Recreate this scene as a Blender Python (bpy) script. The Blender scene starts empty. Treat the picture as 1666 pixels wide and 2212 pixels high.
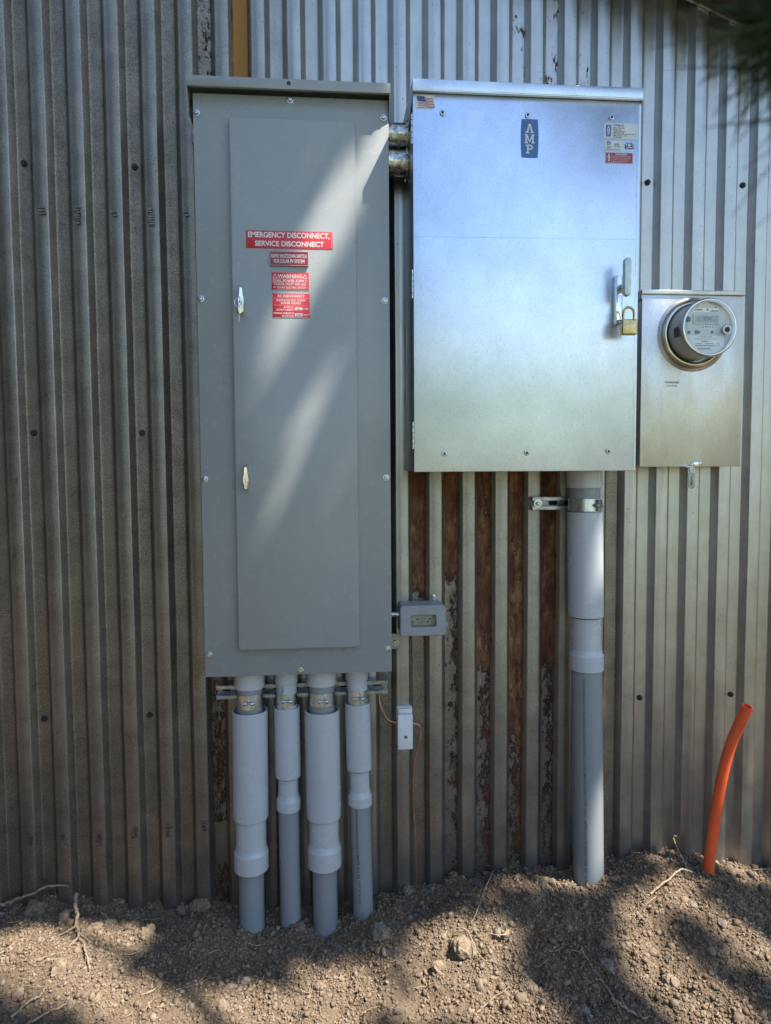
import bpy, bmesh, math, random
import numpy as np
from mathutils import Vector, Matrix
R = math.radians
random.seed(7); rng = np.random.default_rng(11)
sc = bpy.context.scene

# ------------------------------------------------------------------ camera, sky, sun, exposure
CAM = Vector((0.8402, -2.0939, 0.7267))
ax_r = Vector((0.9963, -0.0857, -0.0062)); ax_u = Vector((0.0112, 0.0583, 0.9982)); ax_f = Vector((0.0851, 0.9946, -0.0591))
cd = bpy.data.cameras.new('camera'); cam = bpy.data.objects.new('camera', cd); sc.collection.objects.link(cam)
cam.matrix_world = Matrix(((ax_r.x, ax_u.x, -ax_f.x, CAM.x), (ax_r.y, ax_u.y, -ax_f.y, CAM.y), (ax_r.z, ax_u.z, -ax_f.z, CAM.z), (0, 0, 0, 1)))
cd.sensor_fit = 'HORIZONTAL'; cd.sensor_width = 36; cd.lens = 1496.0 / 1666 * 36
cd.clip_start = 0.02; cd.clip_end = 500
cd.dof.use_dof = True; cd.dof.focus_distance = 1.95; cd.dof.aperture_fstop = 10.0
sc.camera = cam
SUN = Vector((0.43, -0.255, 0.86)).normalized()
world = bpy.data.worlds.new('World'); sc.world = world; world.use_nodes = True
wn = world.node_tree; bg = wn.nodes['Background']
sky = wn.nodes.new('ShaderNodeTexSky'); sky.sky_type = 'NISHITA'; sky.sun_disc = False
sky.sun_elevation = math.asin(SUN.z); sky.sun_rotation = math.atan2(SUN.x, SUN.y)
sky.dust_density = 0.4; sky.air_density = 1.25; sky.ozone_density = 1.6
wn.links.new(sky.outputs[0], bg.inputs[0]); bg.inputs[1].default_value = 0.115
ld = bpy.data.lights.new('sun', 'SUN'); ld.energy = 5.0; ld.angle = R(0.53); ld.color = (1, 0.93, 0.82)
lo = bpy.data.objects.new('sun', ld); sc.collection.objects.link(lo); lo.rotation_euler = SUN.to_track_quat('Z', 'Y').to_euler()
sc.view_settings.view_transform = 'Standard'; sc.view_settings.look = 'None'; sc.view_settings.gamma = 1
sc.view_settings.exposure = 1.35

# ------------------------------------------------------------------ helpers
def root(name, label, cat, loc, group=None):
    o = bpy.data.objects.new(name, None); sc.collection.objects.link(o); o.location = loc; o.empty_display_size = .05
    o['label'] = label; o['category'] = cat
    if group: o['group'] = group
    return o
def tag(o, label, cat, group=None):
    o['label'] = label; o['category'] = cat
    if group: o['group'] = group
    return o
def origin(o):
    v = Vector((0, 0, 0))
    while o is not None: v += o.location; o = o.parent
    return v
def obj(name, bm, mat, parent=None, smooth=None, loc=None):
    """one mesh object; vertices are given in world metres; loc = object origin for a top-level mesh"""
    me = bpy.data.meshes.new(name)
    if isinstance(bm, bmesh.types.BMesh):
        bm.normal_update(); bm.to_mesh(me); bm.free()
    else:
        v, f = bm
        v = np.asarray(v, dtype=np.float32); f = np.asarray(f, dtype=np.int32)
        me.vertices.add(len(v)); me.vertices.foreach_set('co', v.ravel())
        k = f.shape[1]; me.loops.add(f.size); me.loops.foreach_set('vertex_index', f.ravel())
        me.polygons.add(len(f)); me.polygons.foreach_set('loop_start', np.arange(0, f.size, k, dtype=np.int32))
        me.polygons.foreach_set('loop_total', np.full(len(f), k, dtype=np.int32)); me.update(calc_edges=True)
    o = bpy.data.objects.new(name, me); sc.collection.objects.link(o)
    off = origin(parent) if parent else Vector(loc or (0, 0, 0))
    if off.length > 0: me.transform(Matrix.Translation(-off))
    if parent: o.parent = parent
    elif loc: o.location = loc
    if mat: me.materials.append(mat)
    if smooth is not None:
        me.polygons.foreach_set('use_smooth', [True] * len(me.polygons))
        if smooth < 180:
            me.set_sharp_from_angle(angle=R(smooth))
    return o
def copy_tree(o, parent=None, shift=None):
    c = o.copy(); sc.collection.objects.link(c)
    if parent: c.parent = parent
    if shift is not None: c.location = o.location + Vector(shift)
    for ch in list(o.children): copy_tree(ch, c)
    return c
def NB(): return bmesh.new()
def join(dst, src):
    me = bpy.data.meshes.new('tmp'); src.to_mesh(me); src.free(); dst.from_mesh(me); bpy.data.meshes.remove(me)
def box(bm, x0, x1, y0, y1, z0, z1, bev=0, seg=2, rot=None):
    t = NB(); bmesh.ops.create_cube(t, size=1)
    for v in t.verts: v.co = Vector(((x0 + x1) / 2 + v.co.x * (x1 - x0), (y0 + y1) / 2 + v.co.y * (y1 - y0), (z0 + z1) / 2 + v.co.z * (z1 - z0)))
    if bev: bmesh.ops.bevel(t, geom=t.edges[:], offset=bev, segments=seg, profile=.5, affect='EDGES')
    if rot: bmesh.ops.transform(t, matrix=Matrix.Translation(rot[0]) @ Matrix.Rotation(rot[1], 4, rot[2]) @ Matrix.Translation(-Vector(rot[0])), verts=t.verts[:])
    join(bm, t); return bm
def rbox(bm, x0, x1, y0, y1, z0, z1, r, edge=.001, seg=5):
    """plate in the XZ plane with rounded corners r and a softened rim; y0 (front) < y1"""
    def ring(ins, y):
        rr = max(r - ins, .0001); P = []
        for cx, cz, a0 in ((x1 - r, z1 - r, 0), (x0 + r, z1 - r, 90), (x0 + r, z0 + r, 180), (x1 - r, z0 + r, 270)):
            for k in range(seg + 1):
                a = R(a0 + 90 * k / seg); P.append(bm.verts.new((cx + rr * math.cos(a), y, cz + rr * math.sin(a))))
        return P
    rs = [ring(0, y1), ring(0, y0 + edge), ring(edge * .3, y0 + edge * .3), ring(edge, y0)]
    for a, b in zip(rs, rs[1:]):
        n = len(a)
        for i in range(n): bm.faces.new((a[i], b[i], b[(i + 1) % n], a[(i + 1) % n]))
    bm.faces.new(rs[-1][::-1]); bm.faces.new(rs[0]); bmesh.ops.recalc_face_normals(bm, faces=bm.faces[:]); return bm
def lathe(bm, prof, cen, axis='Z', n=48, close=False):
    """prof = [(r, h)], revolved about axis through cen"""
    rings = []
    for r, h in prof:
        P = []
        for k in range(n):
            a = 2 * math.pi * k / n; u, v = r * math.cos(a), r * math.sin(a)
            c = {'Z': (u, v, h), 'Y': (u, h, v), 'X': (h, u, v)}[axis]
            P.append(bm.verts.new(Vector(cen) + Vector(c)))
        rings.append(P)
    for a, b in zip(rings, rings[1:]):
        for i in range(n): bm.faces.new((a[i], a[(i + 1) % n], b[(i + 1) % n], b[i]))
    if close: bm.faces.new(rings[0][::-1]); bm.faces.new(rings[-1])
    bmesh.ops.recalc_face_normals(bm, faces=bm.faces[:]); return bm
def tube(bm, pts, rad, n=10, cap=True):
    pts = [Vector(p) for p in pts]; rings = []; up = Vector((0.13, 0.2, 1)).normalized()
    rads = rad if isinstance(rad, (list, tuple)) else [rad] * len(pts)
    prev = None
    for i, p in enumerate(pts):
        t = (pts[min(i + 1, len(pts) - 1)] - pts[max(i - 1, 0)]).normalized()
        if prev is None:
            s = t.cross(up); s = s if s.length > .05 else t.cross(Vector((1, 0, 0)))
        else: s = prev - t * prev.dot(t)
        s.normalize(); prev = s; b = t.cross(s)
        rings.append([bm.verts.new(p + (s * math.cos(2 * math.pi * k / n) + b * math.sin(2 * math.pi * k / n)) * rads[i]) for k in range(n)])
    for a, b in zip(rings, rings[1:]):
        for i in range(n): bm.faces.new((a[i], a[(i + 1) % n], b[(i + 1) % n], b[i]))
    if cap: bm.faces.new(rings[0][::-1]); bm.faces.new(rings[-1])
    return bm
def spline(P, n=10):
    P = [Vector(p) for p in P]; P = [2 * P[0] - P[1]] + P + [2 * P[-1] - P[-2]]; out = []
    for i in range(1, len(P) - 2):
        for k in range(n):
            t = k / n; a, b, c, d = P[i - 1:i + 3]
            out.append(.5 * ((2 * b) + (c - a) * t + (2 * a - 5 * b + 4 * c - d) * t * t + (3 * b - a - 3 * c + d) * t ** 3))
    return out + [P[-2]]
def poly(bm, pts, y, th=.0003):
    """flat shape in the XZ plane at depth y (front), th thick"""
    a = [bm.verts.new((x, y, z)) for x, z in pts]; f = bm.faces.new(a)
    if th:
        b = [bm.verts.new((x, y + th, z)) for x, z in pts]; n = len(a)
        for i in range(n): bm.faces.new((a[i], a[(i + 1) % n], b[(i + 1) % n], b[i]))
    bmesh.ops.recalc_face_normals(bm, faces=bm.faces[:]); return bm
def rect(bm, x0, x1, z0, z1, y, th=.0002): return poly(bm, [(x0, z0), (x1, z0), (x1, z1), (x0, z1)], y, th)
_tc = {}
def glyphs(s, bold):
    k = (s, bold)
    if k not in _tc:
        cu = bpy.data.curves.new('lettering', 'FONT'); cu.body = s; cu.offset = bold; cu.resolution_u = 3
        ob = bpy.data.objects.new('lettering', cu); me = bpy.data.meshes.new_from_object(ob)
        v = [tuple(q.co) for q in me.vertices]; f = [tuple(p.vertices) for p in me.polygons]
        bpy.data.objects.remove(ob); bpy.data.meshes.remove(me); bpy.data.curves.remove(cu)
        xs = [q[0] for q in v]; ys = [q[1] for q in v]
        _tc[k] = (v, f, min(xs), max(xs), min(ys), max(ys))
    return _tc[k]
def text(bm, s, x0, x1, z0, z1, y, bold=.01, vert=0):
    """lettering stretched into the box x0..x1, z0..z1 at depth y. vert: 1 reads upward, -1 reads downward"""
    v, f, a, b, c, d = glyphs(s, bold); V = []
    for q in v:
        u = (q[0] - a) / (b - a); w = (q[1] - c) / (d - c)
        if vert == 1: u, w = 1 - w, u
        elif vert == -1: u, w = w, 1 - u
        V.append(bm.verts.new((x0 + u * (x1 - x0), y, z0 + w * (z1 - z0))))
    for p in f:
        try: bm.faces.new([V[i] for i in p])
        except ValueError: pass
    return bm

# ------------------------------------------------------------------ materials
def nt(name):
    m = bpy.data.materials.new(name); m.use_nodes = True; t = m.node_tree; return m, t, t.nodes['Principled BSDF'], t.nodes.new, t.links.new
def coords(N, L, scale=(1, 1, 1), loc=(0, 0, 0)):
    tc = N('ShaderNodeNewGeometry'); mp = N('ShaderNodeMapping'); mp.inputs['Scale'].default_value = scale; mp.inputs['Location'].default_value = loc
    L(tc.outputs['Position'], mp.inputs['Vector']); return mp.outputs[0]
def noise(N, L, vec, scale, detail=4, rough=.6):
    n = N('ShaderNodeTexNoise'); n.inputs['Scale'].default_value = scale; n.inputs['Detail'].default_value = detail; n.inputs['Roughness'].default_value = rough
    L(vec, n.inputs['Vector']); return n.outputs['Fac']
def ramp(N, L, fac, stops):
    r = N('ShaderNodeValToRGB'); e = r.color_ramp.elements
    while len(e) < len(stops): e.new(.5)
    for q, (p, c) in zip(e, stops): q.position = p; q.color = (*c, 1) if len(c) == 3 else c
    L(fac, r.inputs[0]); return r.outputs[0]
def g3(v): return (v, v, v)
def mathn(N, L, op, a, b, clamp=False):
    m = N('ShaderNodeMath'); m.operation = op; m.use_clamp = clamp
    for i, q in enumerate((a, b)):
        if isinstance(q, (int, float)): m.inputs[i].default_value = q
        else: L(q, m.inputs[i])
    return m.outputs[0]
def mixc(N, L, fac, a, b):
    m = N('ShaderNodeMix'); m.data_type = 'RGBA'
    for s, q in ((m.inputs[0], fac), (m.inputs[6], a), (m.inputs[7], b)):
        if isinstance(q, (int, float)): s.default_value = q
        elif isinstance(q, tuple): s.default_value = (*q, 1)
        else: L(q, s)
    return m.outputs[2]
def bump(N, L, P, h, strength, dist=.001):
    b = N('ShaderNodeBump'); b.inputs['Strength'].default_value = strength; b.inputs['Distance'].default_value = dist
    L(h, b.inputs['Height']); L(b.outputs[0], P.inputs['Normal'])
def simple(name, col, rough=.5, metal=0, var=.12, scale=30, bs=.15, bscale=300, bd=.0004, rv=.12, stretch=(1, 1, 1), spec=None):
    m, t, P, N, L = nt(name); v = coords(N, L, stretch)
    n1 = noise(N, L, v, scale, 5)
    d = tuple(c * (1 - var * 2) for c in col); e = tuple(min(1, c * (1 + var * 2)) for c in col)
    L(ramp(N, L, n1, [(.3, d), (.7, e)]), P.inputs['Base Color'])
    n2 = noise(N, L, v, scale * 2.7, 4)
    L(ramp(N, L, n2, [(.3, g3(max(.02, rough - rv))), (.75, g3(min(1, rough + rv)))]), P.inputs['Roughness'])
    P.inputs['Metallic'].default_value = metal
    if spec is not None: P.inputs['Specular IOR Level'].default_value = spec
    if bs: bump(N, L, P, noise(N, L, v, bscale, 2), bs, bd)
    return m
M = {}
def wall_mat():
    m, t, P, N, L = nt('corrugated_steel')
    v = coords(N, L); vs = coords(N, L, (1, 1, .13)); at = N('ShaderNodeAttribute'); at.attribute_name = 'rust'
    aw = N('ShaderNodeAttribute'); aw.attribute_name = 'weather_reflection'
    sp = N('ShaderNodeTexVoronoi'); sp.inputs['Scale'].default_value = 170; L(v, sp.inputs['Vector'])
    n1 = noise(N, L, v, 14, 5); nf = noise(N, L, v, 260, 4, .7); ns = noise(N, L, vs, 22, 5)
    zinc = ramp(N, L, n1, [(.25, (.40, .39, .375)), (.75, (.56, .55, .535))])
    zinc = mixc(N, L, mathn(N, L, 'MULTIPLY', sp.outputs['Distance'], .35), zinc, (.40, .41, .42))
    # weathered, brown-grey mottled zinc
    wcol = ramp(N, L, mathn(N, L, 'ADD', mathn(N, L, 'MULTIPLY', nf, .75), mathn(N, L, 'MULTIPLY', n1, .3)), [(.36, (.075, .062, .049)), (.50, (.185, .158, .128)), (.66, (.32, .28, .235))])
    c = mixc(N, L, aw.outputs['Fac'], zinc, wcol)
    # small dark specks everywhere
    nsp = noise(N, L, v, 95, 3, .75)
    speck = ramp(N, L, nsp, [(.66, g3(0)), (.70, g3(.6))])
    c = mixc(N, L, speck, c, (.09, .07, .055))
    # vertical run marks
    c = mixc(N, L, ramp(N, L, ns, [(.55, g3(0)), (.85, g3(.4))]), c, (.20, .17, .14))
    # rust: threshold of noise against the painted amount
    nr = noise(N, L, coords(N, L, (1, 1, .45)), 42, 8, .78)
    thr = mathn(N, L, 'SUBTRACT', mathn(N, L, 'ADD', at.outputs['Fac'], nr), 1.0)
    rf = ramp(N, L, mathn(N, L, 'MULTIPLY', thr, 9, True), [(0, g3(0)), (.35, g3(1))])
    rc = ramp(N, L, noise(N, L, coords(N, L, (1, 1, .35)), 38, 8, .78), [(.36, (.035, .015, .010)), (.46, (.12, .040, .018)), (.54, (.22, .098, .042)), (.63, (.34, .185, .085)), (.74, (.30, .22, .15))])
    rc = mixc(N, L, ramp(N, L, noise(N, L, coords(N, L, (3, 1, 1)), 5, 3), [(.40, g3(0)), (.60, g3(.75))]), rc, (.085, .028, .014))
    rc = mixc(N, L, ramp(N, L, at.outputs['Fac'], [(.90, g3(0)), (.95, g3(.8))]), rc, (.36, .185, .055))
    edge = ramp(N, L, mathn(N, L, 'MULTIPLY', thr, 5, True), [(0, (.035, .017, .012)), (.22, (.06, .025, .014)), (.5, (1, 1, 1))])
    mm = N('ShaderNodeMix'); mm.data_type = 'RGBA'; mm.blend_type = 'MULTIPLY'; mm.inputs[0].default_value = 1; L(rc, mm.inputs[6]); L(edge, mm.inputs[7])
    c = mixc(N, L, rf, c, mm.outputs[2])
    L(c, P.inputs['Base Color'])
    met = mathn(N, L, 'MULTIPLY', mathn(N, L, 'SUBTRACT', 1, rf), mathn(N, L, 'SUBTRACT', .96, mathn(N, L, 'MULTIPLY', aw.outputs['Fac'], .12)))
    L(met, P.inputs['Metallic'])
    r0 = ramp(N, L, n1, [(.3, g3(.30)), (.7, g3(.40))])
    r1 = mixc(N, L, aw.outputs['Fac'], r0, (.48, .48, .48))
    L(mixc(N, L, rf, r1, (.9, .9, .9)), P.inputs['Roughness'])
    h = mathn(N, L, 'ADD', mathn(N, L, 'MULTIPLY', nf, mathn(N, L, 'ADD', mathn(N, L, 'MULTIPLY', aw.outputs['Fac'], .8), .12)), mathn(N, L, 'MULTIPLY', mathn(N, L, 'MULTIPLY', nr, rf), 2.2))
    bump(N, L, P, h, .5, .0012)
    return m
def galv_mat(name, col, rough, brush, specks=.5, warm=0):
    m, t, P, N, L = nt(name); v = coords(N, L); vb = coords(N, L, brush)
    n1 = noise(N, L, v, 6, 4); nb = noise(N, L, vb, 160, 3, .6); nsp = noise(N, L, coords(N, L, (1, 1, 1.6)), 190, 2, .5); nl = noise(N, L, coords(N, L, (1, 1, .25)), 9, 5, .65)
    a = tuple(c * .88 for c in col); b = tuple(min(1, c * 1.08) for c in col)
    c = ramp(N, L, n1, [(.3, a), (.7, b)])
    vs_ = N('ShaderNodeTexVoronoi'); vs_.inputs['Scale'].default_value = 130; L(coords(N, L, (1, 1, .6)), vs_.inputs['Vector']); c = mixc(N, L, mathn(N, L, 'MULTIPLY', vs_.outputs['Color'], .16), c, tuple(q * .6 for q in col))
    if warm: c = mixc(N, L, ramp(N, L, nl, [(.42, g3(0)), (.62, g3(warm))]), c, (.48, .44, .36))
    c = mixc(N, L, ramp(N, L, nsp, [(.60, g3(0)), (.66, g3(specks))]), c, (.25, .27, .30))
    L(c, P.inputs['Base Color']); P.inputs['Metallic'].default_value = .93
    L(ramp(N, L, mathn(N, L, 'ADD', mathn(N, L, 'MULTIPLY', nb, .5), mathn(N, L, 'MULTIPLY', nl, .5)), [(.3, g3(rough - .06)), (.7, g3(rough + .08))]), P.inputs['Roughness'])
    bump(N, L, P, mathn(N, L, 'ADD', mathn(N, L, 'MULTIPLY', nb, .05), noise(N, L, v, 4.5, 3)), .35, .0028)
    return m
def soil_mat(near=True):
    m, t, P, N, L = nt('dry_soil' if near else 'soil_clods'); v = coords(N, L)
    n1 = noise(N, L, v, 5, 5); n2 = noise(N, L, v, 240, 4, .75)
    vo = N('ShaderNodeTexVoronoi'); vo.inputs['Scale'].default_value = 210; L(v, vo.inputs['Vector'])
    vo2 = N('ShaderNodeTexVoronoi'); vo2.inputs['Scale'].default_value = 95; L(v, vo2.inputs['Vector'])
    c = ramp(N, L, n1, [(.3, (.140, .100, .068)), (.7, (.235, .175, .122))])
    c = mixc(N, L, ramp(N, L, n2, [(.38, g3(.75)), (.56, g3(0))]), c, (.10, .072, .048))
    if not near:
        oi = N('ShaderNodeAttribute'); oi.attribute_name = 'tone'
        c = mixc(N, L, oi.outputs['Fac'], c, (.27, .21, .155))
    else:
        # the yard farther back is dry grass
        sx = N('ShaderNodeSeparateXYZ'); g = N('ShaderNodeNewGeometry'); L(g.outputs['Position'], sx.inputs[0])
        far = ramp(N, L, mathn(N, L, 'MULTIPLY', mathn(N, L, 'SUBTRACT', -1.6, sx.outputs['Y']), .6, True), [(0, g3(0)), (1, g3(1))])
        far2 = ramp(N, L, mathn(N, L, 'MULTIPLY', mathn(N, L, 'SUBTRACT', -3.2, sx.outputs['Y']), .4, True), [(0, g3(0)), (1, g3(1))])
        c = mixc(N, L, far, c, mixc(N, L, n1, (.10, .075, .05), (.19, .145, .10)))
    if near: c = mixc(N, L, far2, c, mixc(N, L, n1, (.16, .21, .12), (.27, .33, .21)))
    L(c, P.inputs['Base Color']); P.inputs['Roughness'].default_value = .95; P.inputs['Specular IOR Level'].default_value = .15
    h = mathn(N, L, 'ADD', mathn(N, L, 'MULTIPLY', vo.outputs['Distance'], -.6), mathn(N, L, 'ADD', mathn(N, L, 'MULTIPLY', vo2.outputs['Distance'], -1.0), mathn(N, L, 'MULTIPLY', n2, 1.3)))
    bump(N, L, P, h, .9 if near else .6, .004 if near else .0016)
    return m
M['wall'] = wall_mat()
M['galv'] = galv_mat('new_galvanized_sheet', (.66, .75, .90), .34, (1, 1, .35), .4)
M['galv_edge'] = galv_mat('galvanized_edge', (.60, .66, .73), .36, (.1, 1, 1), .3)
M['alum'] = galv_mat('weathered_aluminium', (.60, .60, .59), .38, (1, 1, .06), .55, .75)
def enamel():
    m, t, P, N, L = nt('gray_enamel'); v = coords(N, L); c = ramp(N, L, noise(N, L, v, 3, 4), [(.3, (.262, .280, .286)), (.7, (.285, .302, .306))])
    run = ramp(N, L, noise(N, L, coords(N, L, (1, 1, .07)), 42, 4), [(.52, g3(0)), (.75, g3(.16))]); c = mixc(N, L, run, c, (.33, .33, .31))
    dust = ramp(N, L, noise(N, L, v, 17, 7, .75), [(.56, g3(0)), (.72, g3(.22))]); c = mixc(N, L, dust, c, (.36, .345, .31))
    sc_ = ramp(N, L, noise(N, L, coords(N, L, (1, 1, .5)), 75, 3, .8), [(.73, g3(0)), (.77, g3(.5))]); c = mixc(N, L, sc_, c, (.14, .14, .135))
    L(c, P.inputs['Base Color']); L(mathn(N, L, 'ADD', .27, mathn(N, L, 'MULTIPLY', dust, .6)), P.inputs['Roughness'])
    bump(N, L, P, mathn(N, L, 'ADD', noise(N, L, v, 5, 2), mathn(N, L, 'MULTIPLY', noise(N, L, v, 420, 2), .03)), .35, .0045); return m
M['gray'] = enamel()
M['pvc'] = simple('light_gray_pvc', (.47, .495, .53), .27, 0, .012, 4, .03, 60, .0005, .02)
M['pvc_dark'] = simple('dark_gray_pvc', (.255, .275, .295), .36, 0, .015, 4, .03, 60, .0005, .02)
M['zinc'] = simple('bright_zinc_plate', (.62, .68, .72), .34, 1, .10, 40, .25, 90, .0012, .1)
M['strut'] = simple('dull_galvanized_strut', (.40, .42, .44), .38, .95, .2, 60, .3, 200, .0006, .1)
M['bolt'] = simple('steel_bolt', (.46, .47, .48), .28, 1, .1, 80, 0)
M['pipe_old'] = simple('scratched_galvanized_pipe', (.42, .42, .40), .30, .95, .35, 70, .5, 120, .0012, .15)
M['wscrew'] = simple('dark_roofing_screw', (.035, .032, .03), .6, .3, .2, 90, .2)
M['smudge'] = simple('faded_stamp_ink', (.23, .205, .18), .48, .85, .3, 120, .2)
M['red'] = simple('red_label_vinyl', (.50, .022, .035), .36, 0, .08, 60, .06, 500, .0002)
M['darkred'] = simple('dark_red_plaque', (.26, .012, .028), .30, 0, .08, 60, .05)
M['edgewhite'] = simple('plaque_edge', (.68, .62, .60), .5, 0, .05)
M['letterw'] = simple('white_lettering', (.76, .70, .69), .5, 0, .03, bs=0)
M['letterk'] = simple('black_lettering', (.035, .038, .045), .5, 0, .05, bs=0)
M['sticker'] = simple('white_label_paper', (.60, .615, .63), .45, 0, .04, 30, .05)
M['blue'] = simple('blue_emblem', (.045, .135, .36), .38, 0, .05, bs=.05)
M['navy'] = simple('navy_ink', (.02, .035, .14), .45, 0, .05, bs=0)
M['flagred'] = simple('flag_red', (.46, .05, .06), .45, 0, .05, bs=0)
M['dangerred'] = simple('danger_label', (.36, .025, .045), .4, 0, .06, bs=.05)
M['brass'] = simple('worn_brass', (.50, .38, .20), .32, .95, .14, 70, .35, 160, .0008, .12)
M['keymetal'] = simple('nickel_key', (.62, .53, .34), .25, 1, .1, 90, .2)
M['chrome'] = simple('chromed_handle', (.72, .73, .74), .14, 1, .04, 60, .05, rv=.05)
M['grip'] = simple('satin_handle', (.50, .57, .57), .42, .55, .07, 60, .2)
M['black'] = simple('black_slot', (.012, .012, .014), .6, 0, .1, bs=0)
M['darkbar'] = simple('gray_meter_barrel', (.60, .595, .57), .36, .1, .05, 20, .05)
M['face'] = simple('meter_face_plate', (.55, .57, .58), .45, 0, .03, bs=.03)
M['facew'] = simple('meter_nameplate', (.78, .79, .80), .45, 0, .03, bs=0)
M['lcd'] = simple('lcd_glass', (.30, .34, .31), .25, 0, .04, bs=0)
M['copper'] = simple('copper_wire_metal', (.72, .36, .22), .38, .9, .15, 60, .1)
M['orange'] = simple('orange_hdpe', (1.0, .14, .045), .36, 0, .10, 22, .2, 160, .0008, stretch=(1, 1, .4))
pb_ = M['orange'].node_tree.nodes['Principled BSDF']; pb_.inputs['Subsurface Weight'].default_value = .35; pb_.inputs['Subsurface Radius'].default_value = (.012, .004, .002); pb_.inputs['Subsurface Scale'].default_value = 1.0
M['whitep'] = simple('white_plastic', (.66, .69, .72), .4, 0, .04, 20, .06)
M['gfci'] = simple('gray_outlet_cover', (.29, .30, .325), .42, 0, .05, 25, .12, 400)
M['gfci_face'] = simple('gray_receptacle', (.36, .36, .355), .4, 0, .05, 25, .05)
M['washer'] = simple('tan_washer', (.50, .44, .32), .6, .2, .12, 120, .3)
M['wood'] = simple('weathered_fascia', (.075, .055, .045), .8, 0, .2, 30, .4, 90, .002, stretch=(.2, 1, 1))
M['flash'] = simple('drip_edge_metal', (.20, .17, .14), .45, .5, .15, 30)
M['rock'] = simple('rough_field_stone', (.19, .155, .12), .92, 0, .22, 45, .9, 110, .004)
M['clodbig'] = simple('crumbly_earth_clod', (.20, .148, .10), .95, 0, .25, 60, 1.0, 130, .005)
M['twig'] = simple('dead_twig', (.27, .20, .14), .85, 0, .25, 90, .6, 160, .002)
M['straw'] = simple('dry_needles', (.42, .30, .18), .7, 0, .25, 40, 0)
M['bark'] = simple('tree_bark', (.11, .078, .055), .9, 0, .3, 14, .8, 30, .01)
M['soil'] = soil_mat(True); M['clod'] = soil_mat(False)
def leaf_mat(name, a, b):
    m, t, P, N, L = nt(name); L(ramp(N, L, noise(N, L, coords(N, L), 6, 4), [(.3, a), (.7, b)]), P.inputs['Base Color']); P.inputs['Roughness'].default_value = .65
    P.inputs['Specular IOR Level'].default_value = .25; return m
M['leaf'] = leaf_mat('pine_foliage', (.035, .06, .022), (.075, .11, .04))
M['leaf2'] = leaf_mat('distant_foliage', (.05, .08, .025), (.11, .14, .05))
def clear_mat(name, tint, gl):
    m, t, P, N, L = nt(name); t.nodes.remove(P); out = t.nodes['Material Output']
    tr = N('ShaderNodeBsdfTransparent'); tr.inputs[0].default_value = (*tint, 1); g = N('ShaderNodeBsdfGlossy'); g.inputs['Roughness'].default_value = .06
    lw = N('ShaderNodeLayerWeight'); lw.inputs[0].default_value = .35; mx = N('ShaderNodeMixShader')
    L(ramp(N, L, lw.outputs['Facing'], [(0, g3(gl)), (.7, g3(gl * 1.5)), (1, g3(.38))]), mx.inputs[0]); L(tr.outputs[0], mx.inputs[1]); L(g.outputs[0], mx.inputs[2]); L(mx.outputs[0], out.inputs[0]); return m
M['clear'] = clear_mat('clear_polycarbonate', (.93, .935, .93), .07)
M['clear2'] = clear_mat('clear_cover_window', (.75, .76, .76), .08)

# ------------------------------------------------------------------ numpy value noise
_P = rng.random(4096)
def vnoise(x, y, s=0):
    xi = np.floor(x).astype(int); yi = np.floor(y).astype(int); fx = x - xi; fy = y - yi
    fx = fx * fx * (3 - 2 * fx); fy = fy * fy * (3 - 2 * fy)
    h = lambda a, b: _P[(a * 73 + b * 1949 + s * 331) % 4096]
    return (h(xi, yi) * (1 - fx) + h(xi + 1, yi) * fx) * (1 - fy) + (h(xi, yi + 1) * (1 - fx) + h(xi + 1, yi + 1) * fx) * fy
def fbm(x, y, o=4, s=0):
    v = 0; a = .5
    for k in range(o): v = v + a * vnoise(x * 2 ** k + 17 * k, y * 2 ** k + 5 * k, s + k); a *= .55
    return v

# ------------------------------------------------------------------ ground
GX = [-40, -2, -.15, .2, .47, .62, .85, .98, 1.07, 1.26, 1.41, 1.60, 1.79, 1.94, 2.05, 2.28, 2.7, 6, 40]
GZ = [-.60, -.58, -.571, -.566, -.572, -.622, -.630, -.590, -.590, -.550, -.532, -.545, -.517, -.512, -.540, -.60, -.64, -.62, -.6]
def ground_z(x, y):
    x = np.asarray(x, float); y = np.asarray(y, float)
    base = np.interp(x, GX, GZ); far = np.clip((-y - 1.3) / 2, 0, 1)
    near = np.clip(-y / .45, 0, 1)
    # hollow behind the four conduits, and the mound spreading from the right
    base = base + np.exp(-((x - .75) / .26) ** 2 - ((y + .19) / .10) ** 2) * .012
    base = base - near * .020 - .03 * np.clip((-y - .3) / .8, 0, 1)
    base = base + .035 * np.exp(-((x - 1.85) / .38) ** 2 - ((y + .34) / .25) ** 2) + .028 * np.exp(-((x - 1.32) / .25) ** 2 - ((y + .24) / .16) ** 2)
    base = base + .02 * np.exp(-((x - .12) / .3) ** 2 - ((y + .3) / .16) ** 2) - .018 * np.exp(-((x - .35) / .3) ** 2 - ((y + .06) / .08) ** 2)
    base = base + .05 * (fbm(x * 3.1, y * 3.1, 3, 3) - .42) * (1 - far)
    return base * (1 - far) + far * (-.68 + .10 * (fbm(x * .3, y * .3, 3, 9) - .4))
def ground_fine(x, y):
    z = ground_z(x, y)
    n1 = fbm(x * 22, y * 22, 4, 21); n2 = np.abs(fbm(x * 60, y * 60, 3, 31) - .42)
    n3 = np.abs(fbm(x * 9 + 3, y * 9, 3, 41) - .42)
    return z + .034 * (n1 - .42) + .024 * (n2 - .1) + .045 * (n3 - .07)
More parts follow.
